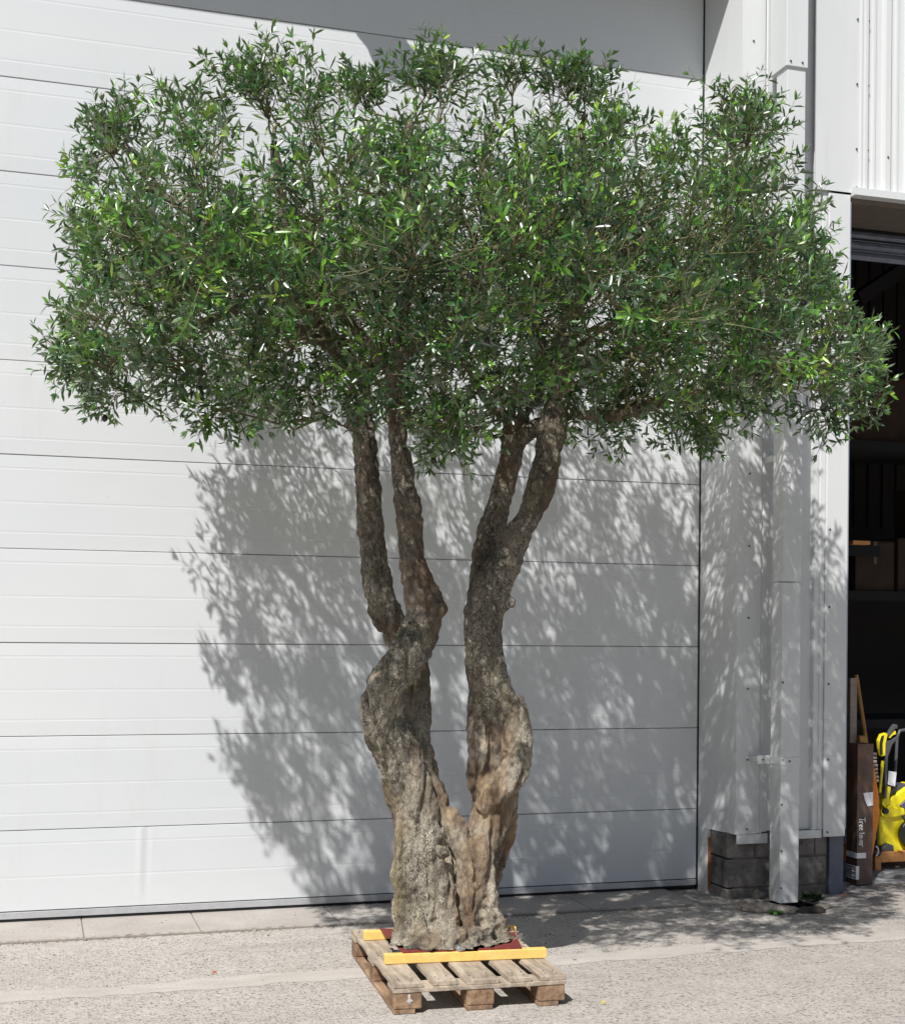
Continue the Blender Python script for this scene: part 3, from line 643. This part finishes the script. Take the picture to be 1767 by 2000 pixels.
a = at(1180, 1962, 2, .0); weed((a.x, a.y, .004), 5, .02, 'tiny yellow leaf lying on the concrete right of the pallet', M['leafyel'], 'fallen_leaf', .2, 'leaf')
a = at(420, 1902, 2, .0); weed((a.x, a.y, .004), 5, .018, 'tiny orange leaf lying on the concrete joint left of the pallet', M['leafdry'], 'fallen_leaf', .2, 'leaf')

# ------------------------------------------------------------------ pallet
PC = Vector((2.023, 6.592, 0)); PR = radians(-3.3)
pal = empty('wooden_pallet', PC, PR); tag(pal, 'weathered wooden pallet under the olive tree', 'pallet')
def pb(mb, n, m='wood', bev=.003):
    return mb.build(n, M[m], pal, bevel=bev)
def plank(x0, x1, y0, y1, z0, z1, wear=.004, chip=0, seed=0):
    mb = MB(); n = 14; long_y = (y1-y0) > (x1-x0); vs = []
    for i in range(n+1):
        t = i/n
        for (a, b) in ((0, 0), (1, 0), (1, 1), (0, 1)):
            j = Vector((t*4+seed, a*3, b*5+seed)); w = wear*noise.noise(j*2.3); v = wear*.5*noise.noise(j*1.7+Vector((9, 9, 9)))
            if long_y: vs.append((x0+(x1-x0)*a+w, y0+(y1-y0)*t-(chip*noise.noise(Vector((a*2, seed, b))) if i == 0 else 0), z0+(z1-z0)*b+v))
            else: vs.append((x0+(x1-x0)*t, y0+(y1-y0)*a+w, z0+(z1-z0)*b+v))
    fs = [(i*4+j, i*4+(j+1) % 4, (i+1)*4+(j+1) % 4, (i+1)*4+j) for i in range(n) for j in range(4)]+[(3, 2, 1, 0), tuple(n*4+j for j in range(4))]
    return mb.add(vs, fs)
Wd, Ln = .83, 1.18; hx, hy = Wd/2, Ln/2
for i, (a, b) in enumerate(((-hx, -.275), (-.225, -.110), (-.070, .088), (.135, .245), (.290, hx))):
    pb(plank(a, b, -hy+(.012 if i == 1 else 0), hy, .121, .143, .005, .02, i*7+1), 'deck_board')
nail = None
for dbo in [o for o in pal.children if o.name.startswith('deck_board')]:
    xs_ = [v.co.x for v in dbo.data.vertices]; xa, xb = min(xs_), max(xs_)
    for yy in (-hy+.05, -hy+.09, -.02, .02, hy-.09, hy-.05):
        for f in (.28, .72):
            if nail is None: nail = MB().tube([(0, 0, 0), (0, 0, .0035)], .0038, 7).build('nail', M['screw'], dbo)
            else:
                nn_ = bpy.data.objects.new('nail', nail.data); COL.objects.link(nn_); nn_.parent = dbo
            (nail if nail.location.length == 0 else nn_).location = (xa+(xb-xa)*f+random.uniform(-.01, .01), yy+random.uniform(-.01, .01), .1425)
for i, y in enumerate((-hy, -.07, hy-.14)): pb(plank(-hx, hx, y, y+.14, .099, .120, .003, 0, 30+i), 'stringer_board')
for i, x in enumerate((-hx, -.07, hx-.14)):
    for j, y in enumerate((-hy, -.07, hy-.14)):
        o = pb(MB().box(x+.004, x+.136, y+.004, y+.136, .023, .0985), 'pallet_block', 'woodend', .006)
    pb(plank(x+.005, x+.105 if i != 1 else x+.13, -hy+.006, hy-.006, .001, .022, .004, .02, 60+i), 'bottom_board', 'woodend')
# splash of pale paint on the corner block
mb = MB(); pts = [(0, .04), (.010, .030), (.008, .012), (.028, .0), (.024, -.010), (.012, -.006), (.004, -.03), (.0, -.006), (-.012, -.03), (-.010, -.006), (-.024, -.012), (-.012, .004), (-.006, .012), (-.010, .032)]
mb.prism([(-hx+.075+a*.6, .064+b*.75) for a, b in pts], -hy+.001, -hy+.0035, 'xz'); o = mb.build('paint_splash', M['splash'], pal)

# yellow timber battens across the pallet
def batten(p0, p1, wz, wy, lab):
    c = (p0+p1)/2; d = p1-p0; r = empty('x', c, 0); bpy.data.objects.remove(r)
    L = d.length/2; o = MB().box(-L, L, 0, wy, 0, wz).build('timber_batten', M['yellow'], bevel=.003)
    o.location = c; o.rotation_euler.z = math.atan2(d.y, d.x); tag(o, lab, 'batten', 'yellow battens on the pallet')
a = at(752, 1884, 2, .145); b = at(1068, 1871, 2, .145); batten(a, b, .046, .045, 'front yellow timber batten lying across the pallet before the trunk foot')
a = at(711, 1837, 2, .145); b = at(1008, 1827, 2, .145); batten(a, b, .046, .045, 'rear yellow timber batten half hidden behind the trunk foot')

# ------------------------------------------------------------------ olive tree
TY = 6.72
tree = empty('olive_tree', (2.08, TY, .19))
tag(tree, 'large olive tree with twisted double trunk and wide leafy crown standing on the pallet', 'tree')
def tp(mb, n, m, **k): o = mb.build(n, m, None, **k); localize(o, tree); return o
# steel plate under the trunk
q = [at(791, 1864, 2, .197), at(1025, 1855, 2, .197), at(1003, 1818, 2, .197), at(742, 1814, 2, .197)]
for i_ in (0, 1): q[i_].y += .045
tp(MB().prism([(v.x, v.y) for v in q], .192, .199, 'xy'), 'base_plate', M['plate'])
b0 = at(896, 1853, 1, 6.375)
mb = MB().tube([(b0.x, b0.y+.03, b0.z), (b0.x, b0.y-.012, b0.z)], .020, 6); mb.tube([(b0.x, b0.y-.012, b0.z), (b0.x, b0.y-.024, b0.z)], .010, 12)
tp(mb, 'anchor_bolt', M['steel'], bevel=.002)

def W3(px, py, dy): return at(px, py, 1, TY+dy)
def tr(pts, sub_=5):
    "pixel trace (px, py, half width px, depth offset) -> smooth list of (point, radius)"
    P_ = [(W3(a, b, d), c/2659*((W3(a, b, d)-CAMP).length)) for a, b, c, d in pts]; out = []
    for i in range(len(P_)-1):
        p0 = P_[max(i-1, 0)]; p1 = P_[i]; p2 = P_[i+1]; p3 = P_[min(i+2, len(P_)-1)]
        for k in range(sub_):
            t = k/sub_; f = lambda a, b, c, d: .5*((2*b)+(c-a)*t+(2*a-5*b+4*c-d)*t*t+(3*b-a-3*c+d)*t**3)
            out.append((Vector([f(p0[0][j], p1[0][j], p2[0][j], p3[0][j]) for j in range(3)]), max(.004, f(p0[1], p1[1], p2[1], p3[1]))))
    out.append(P_[-1]); return out
stems = dict(
 FL=[(800, 1850, 34, .02), (806, 1760, 34, .0), (812, 1660, 42, -.02), (808, 1580, 48, -.02), (788, 1510, 48, -.04), (762, 1450, 50, -.06), (742, 1400, 38, -.10), (754, 1345, 38, -.13), (788, 1290, 38, -.15), (820, 1235, 36, -.13), (829, 1190, 36, -.10), (811, 1140, 31, -.10), (802, 1090, 26, -.09), (799, 1040, 25, -.08), (794, 980, 25, -.07), (786, 920, 22, -.06), (778, 860, 19, -.05), (774, 800, 18, -.04), (768, 730, 17, -.06), (780, 660, 15, -.10)],
 BL=[(845, 1690, 30, .04), (822, 1560, 34, .05), (808, 1470, 28, .08), (807, 1400, 28, .13), (813, 1340, 26, .17), (806, 1280, 27, .20), (772, 1230, 27, .20), (749, 1180, 28, .15), (734, 1120, 31, .16), (728, 1070, 26, .16), (722, 1010, 23, .16), (718, 950, 24, .16), (712, 890, 25, .16), (703, 840, 26, .16), (697, 790, 24, .16), (706, 740, 21, .17), (690, 690, 17, .18)],
 BLs=[(840, 1560, 22, .02), (832, 1490, 19, .03), (818, 1430, 12, .05)], fil=[(958, 1340, 20, -.02), (962, 1400, 24, .0), (960, 1460, 26, .0), (955, 1520, 26, -.01)],
 FRb=[(958, 1850, 26, -.02), (948, 1760, 28, -.03), (938, 1680, 30, -.03), (950, 1610, 38, -.03), (962, 1560, 44, -.02), (982, 1510, 38, -.03), (990, 1460, 36, -.03), (980, 1400, 36, -.03), (958, 1350, 38, -.03), (946, 1300, 38, -.02), (944, 1240, 37, -.02), (948, 1190, 40, -.02), (966, 1130, 38, -.05), (990, 1090, 32, -.08), (1016, 1040, 27, -.10), (1043, 990, 24, -.11), (1060, 945, 26, -.12), (1071, 895, 24, -.12), (1080, 850, 25, -.12), (1086, 805, 24, -.12), (1095, 750, 22, -.14), (1102, 690, 21, -.16), (1106, 620, 18, -.18)],
 FRl=[(928, 1560, 12, -.03), (929, 1520, 16, -.05), (932, 1470, 21, -.06), (932, 1400, 23, -.01), (932, 1340, 24, .0), (936, 1280, 28, .02), (932, 1200, 22, .06), (944, 1130, 20, .10), (946, 1090, 19, .12), (958, 1040, 22, .14), (973, 990, 20, .15), (985, 935, 21, .16), (996, 890, 21, .16), (1004, 845, 21, .16), (1012, 800, 20, .17), (1020, 750, 16, .18)],
 Rr=[(958, 1850, 18, .10), (952, 1770, 18, .16), (962, 1700, 20, .16), (976, 1640, 24, .14), (985, 1580, 25, .10), (985, 1530, 22, .06)],
 link=[(1000, 860, 12, .14), (1030, 845, 13, .08), (1060, 828, 14, 0), (1080, 812, 14, -.06)],
 up1=[(1010, 845, 17, .15), (1018, 800, 17, .1), (1042, 770, 18, .05), (1055, 700, 14, .02), (1050, 620, 12, 0), (1035, 520, 10, 0), (1032, 400, 9, .0), (1012, 300, 6, .05)],
 brl=[(1002, 1360, 14, -.06), (1014, 1410, 20, -.10), (1018, 1460, 24, -.13), (1002, 1505, 30, -.14), (968, 1545, 28, -.12), (938, 1578, 18, -.09)], k1=[(985, 850, 9, .16), (960, 853, 5, .16), (930, 850, 4, .15)], k2=[(1000, 830, 14, .14), (972, 805, 9, .1), (950, 790, 7, .05), (930, 750, 5, 0), (890, 690, 4, -.1)],
 k3=[(697, 850, 13, .16), (668, 830, 8, .14), (640, 815, 5, .12)], knotL=[(835, 1195, 30, -.12), (858, 1184, 20, -.14), (866, 1176, 8, -.15)], knotR=[(965, 1185, 30, -.04), (992, 1180, 18, -.06), (1000, 1186, 9, -.07)],
 knotR2=[(1000, 1480, 30, -.1), (1024, 1455, 18, -.12), (1031, 1448, 10, -.13)], knotR3=[(1000, 1530, 24, -.06), (1010, 1500, 26, -.06)],
 # ribs and buttresses of the foot
 r1=[(784, 1560, 14, -.06), (783, 1650, 16, -.07), (782, 1740, 17, -.08), (785, 1820, 22, -.10), (776, 1848, 20, -.12)],
 r2=[(830, 1600, 20, -.08), (852, 1680, 15, -.13), (872, 1740, 19, -.16), (876, 1810, 21, -.19), (880, 1850, 24, -.22)],
 r3=[(838, 1500, 12, -.01), (853, 1550, 15, -.04), (880, 1605, 17, -.07), (905, 1665, 20, -.11), (914, 1740, 19, -.13), (921, 1820, 17, -.16), (925, 1850, 20, -.2)],
 r4=[(938, 1590, 14, -.05), (934, 1660, 24, -.08), (948, 1740, 20, -.10), (966, 1810, 19, -.14), (975, 1846, 24, -.16)],
 r5=[(800, 1640, 24, -.06), (812, 1740, 22, -.10), (822, 1800, 24, -.14), (828, 1846, 22, -.2)],
 r6=[(864, 1630, 12, .04), (866, 1740, 56, .02), (862, 1850, 74, -.02)], r7=[(907, 1660, 10, .0), (912, 1750, 50, .0), (920, 1850, 62, -.02)], r9=[(835, 1590, 26, .0), (840, 1700, 44, -.02), (830, 1850, 56, -.05)], r10=[(860, 1800, 12, -.12), (800, 1846, 26, -.14), (775, 1850, 18, -.1)], r11=[(900, 1835, 30, -.17), (960, 1842, 24, -.14), (985, 1842, 12, -.1)],
 r8=[(856, 1652, 14, -.14), (845, 1660, 9, -.16), (872, 1664, 8, -.17)], sk=[(772, 1846, 19, -.08), (786, 1854, 20, -.19), (828, 1861, 20, -.28), (882, 1864, 19, -.305), (938, 1862, 19, -.295), (980, 1855, 16, -.24), (996, 1848, 10, -.16)], sk2=[(800, 1835, 26, -.19), (880, 1838, 28, -.24), (960, 1834, 24, -.2)], ft=[(770, 1850, 10, .0), (830, 1853, 14, -.19), (890, 1856, 12, -.24), (950, 1850, 13, -.2), (980, 1842, 9, -.12)],
)
limbs = dict(
 L1=[(706, 740, 20, .17), (672, 700, 15, .12), (630, 670, 13, .05), (570, 640, 12, -.05), (480, 603, 11, -.15), (410, 575, 10, -.2), (350, 543, 9, -.22)],
 L1b=[(470, 603, 9, -.15), (380, 640, 6, -.1), (260, 700, 5, 0), (150, 720, 4, .1)],
 L2=[(690, 690, 17, .18), (640, 650, 14, .2), (604, 610, 13, .1), (590, 560, 11, .05), (560, 460, 10, .1), (552, 400, 10, .1), (535, 280, 6, .1)],
 L3=[(600, 600, 11, .1), (510, 520, 10, .3), (440, 470, 10, .4), (395, 435, 10, .42), (350, 400, 9, .44), (310, 372, 8, .46), (240, 280, 5, .5)],
 L4=[(780, 660, 14, -.1), (790, 560, 12, -.25), (800, 450, 10, -.3), (793, 350, 9, -.25), (800, 240, 5, -.2)],
 L5=[(775, 700, 14, -.06), (840, 660, 11, -.3), (878, 630, 11, -.5), (908, 595, 10, -.6), (930, 500, 7, -.7), (900, 400, 5, -.7)],
 L6=[(768, 730, 13, -.06), (700, 650, 10, -.35), (640, 560, 8, -.6), (600, 450, 6, -.75)],
 L7=[(700, 760, 13, .16), (760, 640, 11, .45), (760, 480, 8, .7), (740, 300, 5, .8)],
 R1=[(1106, 620, 17, -.18), (1118, 570, 14, -.2), (1165, 525, 13, -.24), (1215, 490, 13, -.28), (1250, 470, 9, -.3), (1300, 380, 5, -.3)],
 R2=[(1106, 620, 13, -.18), (1100, 480, 10, -.05), (1120, 350, 7, .1), (1140, 220, 5, .15)],
 R3=[(1100, 800, 18, -.12), (1150, 812, 12, -.15), (1220, 805, 12, -.25), (1290, 785, 12, -.3), (1350, 765, 11, -.32), (1415, 742, 9, -.32), (1500, 720, 6, -.3), (1620, 690, 4, -.2)],
 R4=[(1100, 720, 15, -.14), (1180, 700, 12, 0), (1250, 680, 12, .1), (1292, 645, 12, .12), (1325, 590, 11, .14), (1375, 510, 10, .16), (1412, 440, 9, .18), (1430, 330, 6, .2), (1420, 220, 4, .2)],
 R5=[(1040, 770, 14, .05), (1100, 650, 11, .4), (1180, 520, 9, .6), (1240, 380, 6, .7)],
 R6=[(1095, 780, 14, -.12), (1120, 700, 10, -.5), (1180, 640, 8, -.8), (1260, 600, 6, -.95)],
 R7=[(1330, 590, 8, .14), (1420, 560, 7, .2), (1520, 520, 5, .25), (1590, 440, 4, .3)],
)
tub = MB(); nodes = []
for key, t in list(stems.items())+list(limbs.items()):
    path = tr(t); pts = [p for p, r in path]; rad = [r for p, r in path]
    if t[0][1] > 1840:      # run the foot down onto the plate
        pts = [Vector((pts[0].x, pts[0].y, .20))]+pts; rad = [rad[0]*1.15]+rad
    tub.tube(pts, rad, 14)
    if key in limbs or key in ('up1', 'k2', 'k3', 'link'): nodes += path
    elif key in ('FL', 'BL', 'FRb', 'FRl'): nodes += [q for q in path if q[0].z > 2.9]
o = tub.build('raw', M['bark'])
md = o.modifiers.new('r', 'REMESH'); md.mode = 'VOXEL'; md.voxel_size = .0095
dg = bpy.context.evaluated_depsgraph_get(); me = bpy.data.meshes.new_from_object(o.evaluated_get(dg)); bpy.data.objects.remove(o)
bm = bmesh.new(); bm.from_mesh(me)
for _ in range(3): bmesh.ops.smooth_vert(bm, verts=bm.verts, factor=.5, use_axis_x=True, use_axis_y=True, use_axis_z=True)
bm.normal_update()
for v in bm.verts:
    c = v.co; thick = 1 if c.z < 2.9 else .55; foot = max(0, 1-(c.z-.19)/.5) if c.z > .19 else 1
    a = noise.noise(Vector((c.x*5, c.y*5, c.z*2.2)))*.022
    b = (min(.32, abs(noise.noise(Vector((c.x*11, c.y*11, c.z*1.8+5)))))-.22)*.085*(1 if c.z < 1.9 else .6)            # long furrows
    d = noise.noise(Vector((c.x*34, c.y*34, c.z*13)))*.011+noise.noise(Vector((c.x*75, c.y*75, c.z*34)))*.008
    e = foot*(noise.noise(c*26)*.018+noise.noise(c*60)*.010)
    v.co = c+v.normal*((a+b+d)*thick+e)
    if c.z < .235: v.co = v.co.lerp(c, min(1, (.235-c.z)/.035)*.7)
    if v.co.z < .199: v.co.z = .199
bm.to_mesh(me); bm.free(); me.shade_smooth(); me.materials.clear(); me.materials.append(M['bark'])
trunk = bpy.data.objects.new('trunk', me); COL.objects.link(trunk); localize(trunk, tree)
# crumbs of bark resin left round the foot
mb = MB()
for i in range(170):
    a = random.uniform(0, 2*pi); r = random.uniform(.85, 1.12); sphere(mb, (2.085+.30*r*cos(a), 6.68+.23*r*sin(a), .201), random.uniform(.003, .009), 6, 4, (1.3, 1, .6), .5)
tp(mb, 'resin_crumbs', M['bark'])['kind'] = 'stuff'

# ---- crown
POLY = [(70, 690), (120, 630), (150, 550), (130, 470), (120, 395), (150, 330), (150, 270), (200, 210), (250, 180), (320, 200), (375, 150), (440, 140), (480, 120), (560, 110), (640, 145), (720, 150), (780, 140), (850, 105), (930, 125), (1000, 105), (1080, 135), (1150, 115), (1215, 150), (1235, 240), (1290, 250), (1345, 255),
        (1375, 170), (1440, 160), (1500, 160), (1525, 260), (1590, 330), (1620, 400), (1610, 480), (1640, 530), (1640, 580), (1690, 620), (1725, 700), (1715, 780), (1640, 830), (1540, 820), (1460, 835), (1380, 890), (1300, 870), (1210, 875), (1150, 880), (1115, 830), (1060, 800), (990, 820), (930, 870), (875, 920), (810, 880), (770, 830), (720, 820), (660, 830), (560, 850), (470, 850), (430, 800), (360, 810), (280, 780), (190, 780), (100, 740)]
def inside(x, y):
    c = False; n = len(POLY)
    for i in range(n):
        x1, y1 = POLY[i]; x2, y2 = POLY[(i+1) % n]
        if (y1 > y) != (y2 > y) and x < (x2-x1)*(y-y1)/(y2-y1)+x1: c = not c
    return c
def edge_dist(x, y):
    m = 1e9; n = len(POLY)
    for i in range(n):
        x1, y1 = POLY[i]; x2, y2 = POLY[(i+1) % n]; dx, dy = x2-x1, y2-y1
        t = max(0, min(1, ((x-x1)*dx+(y-y1)*dy)/(dx*dx+dy*dy))); m = min(m, sqrt((x-x1-t*dx)**2+(y-y1-t*dy)**2))
    return m
random.seed(11)
centres = []; tries = 0
CC = at(890, 560, 1, 6.7)
while tries < 26000:
    tries += 1
    px, py = random.uniform(60, 1740), random.uniform(90, 930)
    if not inside(px, py): continue
    e = edge_dist(px, py)
    if e < 62: continue
    if noise.noise(Vector((px*.0062, py*.0085, 4.2))) < -.20 and py < 640: continue
    mid = TY-.0+.45*(890-px)/830*.6; half = min(.95, .08+.98*sqrt(min(1, e/330)))*(.72 if py < 380 else 1)
    dy = random.uniform(-1, 1); y = mid+dy*half*(1.42 if dy < 0 and py > 430 else 1)
    p = at(px, py, 1, y)
    if any((p-c).length < (.275+.125*max(0, min(1, (560-py)/260))) for c, _, _ in centres): continue
    r = min(.30, e/2659*7*.62); centres.append((p, r, e))
for px, py, dy in ((160, 702, .3), (195, 672, .25), (205, 735, .35), (250, 765, .2), (1668, 690, -.1), (1672, 765, -.15), (1600, 800, -.2), (430, 800, -.1), (520, 225, .3), (830, 190, .0), (1000, 190, -.1), (1140, 200, .1)):
    centres.append((at(px, py, 1, TY+dy), .13, 80))
print('clumps', len(centres))

class Leaves:
    def __init__(s): s.a = []
    def add(s, base, d, n, L, w, tint, bend): s.a.append((*base, *d, *n, L, w, tint, bend))
    def mesh(s, name):
        A = np.array(s.a); B = A[:, 0:3]; D = A[:, 3:6]; D /= np.linalg.norm(D, axis=1)[:, None]; N = A[:, 6:9]; N -= D*(N*D).sum(1)[:, None]; N /= (np.linalg.norm(N, axis=1)[:, None]+1e-9)
        Sd = np.cross(D, N); L = A[:, 9:10]; w = A[:, 10:11]; bend = A[:, 12:13]; V = []
        # stations along the leaf: (t, half width, fold)
        def pt(t, sx, up): return B+D*L*t+N*(-bend*L*t*t+up*w)+Sd*(w*sx)
        V = [pt(0, 0, 0), pt(.28, -.36, .10), pt(.28, 0, 0), pt(.28, .36, .10), pt(.62, -.46, .12), pt(.62, 0, 0), pt(.62, .46, .12), pt(1, 0, 0)]
        k = len(V); V = np.stack(V, 1).reshape(-1, 3); n = len(A)
        F = np.array([0, 2, 1, 0, 3, 2, 1, 2, 5, 1, 5, 4, 2, 3, 6, 2, 6, 5, 4, 5, 7, 5, 6, 7]).reshape(-1, 3)
        nf = len(F); F = (F[None]+(np.arange(n)*k)[:, None, None]).reshape(-1, 3)
        me = bpy.data.meshes.new(name); me.vertices.add(len(V)); me.vertices.foreach_set('co', V.ravel())
        me.loops.add(F.size); me.loops.foreach_set('vertex_index', F.ravel().astype(np.int32))
        me.polygons.add(len(F)); me.polygons.foreach_set('loop_start', (np.arange(len(F))*3).astype(np.int32)); me.polygons.foreach_set('loop_total', np.full(len(F), 3, np.int32))
        me.update(); at_ = me.attributes.new('tint', 'FLOAT', 'FACE'); at_.data.foreach_set('value', np.repeat(A[:, 11], nf))
        return me
LV = Leaves(); TW = MB(); OL = []
def rv(): return Vector((random.gauss(0, 1), random.gauss(0, 1), random.gauss(0, 1)))
UP = Vector((0, 0, 1))
def sprig(p, d, L, tint, r0=.0022):
    "a leafy shoot: thin stem with pairs of leaves"
    n = max(3, int(L/.034)); pts = [p.copy()]; ax = d.orthogonal().normalized(); ax = Matrix.Rotation(random.uniform(0, pi), 3, d) @ ax
    dr = d.copy(); curve = rv()*.05+UP*.05; q = p.copy()
    tip_t = tint+random.uniform(.05, .3)
    for i in range(n):
        dr = (dr+curve).normalized(); q = q+dr*(L/n); pts.append(q.copy())
        if i < n*.12: continue
        ax = (ax-dr*ax.dot(dr)).normalized(); fr = i/n
        for s_ in (-1, 1):
            if random.random() < .07: continue
            o = (Matrix.Rotation(random.uniform(-.5, .5), 3, dr) @ ax)*s_
            ld = (dr*random.uniform(.35, .95)+o).normalized(); ld = (ld+rv()*.16).normalized(); nrm = (dr-ld*dr.dot(ld)+UP*.4+rv()*.45)
            LV.add(q, ld, nrm, random.uniform(.052, .088)*(1-.55*max(0, fr-.5)), random.uniform(.0140, .0205)*(1-.3*max(0, fr-.5)), min(1, max(0, tint+(tip_t-tint)*fr**3+random.gauss(0, .08))), random.uniform(-.10, .30))
        ax = Matrix.Rotation(pi/2+random.uniform(-.3, .3), 3, dr) @ ax
    for s_ in (-1, 0, 1):
        ld = (dr+ax*s_*.3+rv()*.06).normalized(); LV.add(q, ld, ax.cross(ld)+rv()*.1, random.uniform(.03, .058), .010, min(1, tip_t+.1), .05)
    TW.tube(pts[::2]+([pts[-1]] if len(pts) % 2 == 0 else []), [r0*(1-.7*i/len(pts[::2])) for i in range(len(pts[::2])+(1 if len(pts) % 2 == 0 else 0))], 3, False)
    if random.random() < .16: OL.append(pts[len(pts)//2+random.randint(-1, 1)]+Vector((random.uniform(-.01, .01), random.uniform(-.01, .01), -.022)))
def twig(c, d, L, e, dens=1., sl=1.):
    n = 7; pts = [c.copy()]; q = c.copy(); dr = d.copy(); curve = rv()*.07+UP*.06; tint0 = random.gauss(.36, .22)
    for i in range(n):
        dr = (dr+curve).normalized(); q = q+dr*(L/n); pts.append(q.copy())
        if i >= 1 and i < n-1:
            if random.random() < dens:
                sdv = dr.orthogonal().normalized(); sdv = Matrix.Rotation(random.uniform(0, 2*pi), 3, dr) @ sdv
                sprig(q, (dr*.75+sdv*.75+UP*.16+rv()*.1).normalized(), random.uniform(.11, .22)*sl, tint0+random.gauss(0, .1))
    sprig(q, dr, random.uniform(.14, .24)*sl, tint0+.08)
    TW.tube(pts, [.0036*(1-.6*i/n) for i in range(n+1)], 4, False)
def connect(c, r):
    best = min(nodes, key=lambda nd: (nd[0]-c).length+max(0, nd[0].z-c.z)*.8)
    a = best[0]; m_ = (a+c)/2+rv()*.03+Vector((0, 0, -.05)); L = (a-c).length
    TW.tube([a, a.lerp(m_, .5)+rv()*.01, m_, m_.lerp(c, .5)+rv()*.01, c], [min(.010, .005+L*.009)]*2+[.0065, .005, .0042], 6, False)
for (c, r, e) in centres:
    connect(c, r)
    out = Vector(((c.x-CC.x)/2.1, (c.y-CC.y)/1.2, (c.z-CC.z)/1.25)); ol = out.length
    nt_ = int(4.5+5*r/.3)
    for k in range(nt_):
        u = UP*(.45 if out.z > -.35 else .05); d = (out*.85+u+rv()*.55).normalized()
        if e < 110: d = (out*1.1+u*.8+rv()*.42).normalized()
        if c.z > 3.95: d = (out*.55+UP*1.0+rv()*.40).normalized()
        L = r*random.uniform(.75, 1.05)*(1.25 if c.z > 3.95 else 1)
        if out.z < -.4: d.z = d.z*.45-.08; d.normalize()
        twig(c, d, L, e, (.52 if c.z > 3.95 else .64), min(1, e/2659*7*.62/.22))
# long shoots that stand out of the outline
tips = []
for i in range(len(POLY)):
    (xa, ya), (xb, yb) = POLY[i], POLY[(i+1) % len(POLY)]; n = max(1, int(sqrt((xb-xa)**2+(yb-ya)**2)/24)); nx_, ny_ = (yb-ya), -(xb-xa); l_ = sqrt(nx_*nx_+ny_*ny_)
    for k in range(n):
        t = (k+random.random())/n; g_ = random.choice((-26, -14, -4, 6, 14)); tips.append((xa+(xb-xa)*t+nx_/l_*g_, ya+(yb-ya)*t+ny_/l_*g_, random.uniform(-.4, .45)))
tips += [(520, 45, .2), (455, 100, .2), (590, 108, .1), (375, 135, .2), (320, 175, .3), (240, 165, .4), (165, 215, .5), (140, 290, .45), (112, 385, .4), (62, 680, .3), (95, 750, .3), (125, 560, .35), (125, 480, .4), (660, 145, .1), (835, 92, -.1), (885, 105, .2), (1000, 92, -.2), (1060, 130, .1), (1142, 88, 0), (1215, 135, 0), (1228, 200, -.1), (1378, 105, .1), (1480, 130, .15), (1500, 150, -.1), (1300, 235, 0), (1350, 240, .2), (1545, 285, .2),
        (1630, 335, .1), (1612, 385, .3), (1640, 490, .1), (1650, 555, 0), (1720, 650, -.1), (1735, 690, -.2), (1725, 770, -.1), (1690, 825, -.2), (1620, 862, -.3), (1480, 850, -.2), (1368, 915, -.3), (1380, 870, .1), (1300, 890, -.2), (1215, 890, -.3), (1150, 910, -.1), (875, 935, -.5), (810, 900, -.6), (925, 900, -.3), (845, 925, -.2), (470, 862, -.2), (380, 830, -.2), (345, 815, 0), (275, 795, -.2), (520, 860, 0), (640, 850, .1), (205, 790, 0), (740, 160, .3), (960, 140, .4)]
cl = [c for c, _, _ in centres]
for px, py, dy in tips:
    t_ = at(px, py, 1, TY+dy+.25*(890-px)/830)
    c = min(cl, key=lambda q: (q-t_).length); d = (t_-c); L = d.length; d.normalize()
    b = max(.0, L-random.uniform(.26, .46)); st = c+d*b
    TW.tube([c, st], [.005, .004], 4, False)
    for k in range(2): sprig(st+d*(L-b)*.25*k, (d+rv()*.35).normalized(), .18, .35)
    dd = (d+UP*(.25 if py < 620 else -.1)+rv()*.08).normalized(); sprig(st, dd, (L-b)*.95, random.gauss(.35, .1), .0030)
print('leaves', len(LV.a), 'olives', len(OL))
fm = LV.mesh('foliage'); fm.materials.append(M['leaf']); fo = bpy.data.objects.new('foliage', fm); COL.objects.link(fo); localize(fo, tree)
tw = tp(TW, 'twigs', M['twig'])
# olives
random.shuffle(OL); proto = {}
for i, p in enumerate(OL[:96]):
    k = 'g' if i % 5 < 2 else 'd'
    if k not in proto:
        mb = MB(); sphere(mb, (0, 0, 0), .0145, 14, 10, (1, 1, 1.28)); mb.tube([(0, 0, .015), (.002, 0, .03)], .0014, 5)
        o = mb.build('olive', M['olive_'+k], smooth=True); proto[k] = o.data
    else: o = bpy.data.objects.new('olive', proto[k]); COL.objects.link(o)
    o.parent = tree; o.location = p-tree.location; o.rotation_euler = (random.uniform(-.3, .3), random.uniform(-.3, .3), 0)
    o['label'] = 'green olive' if k == 'g' else 'dark ripe olive'
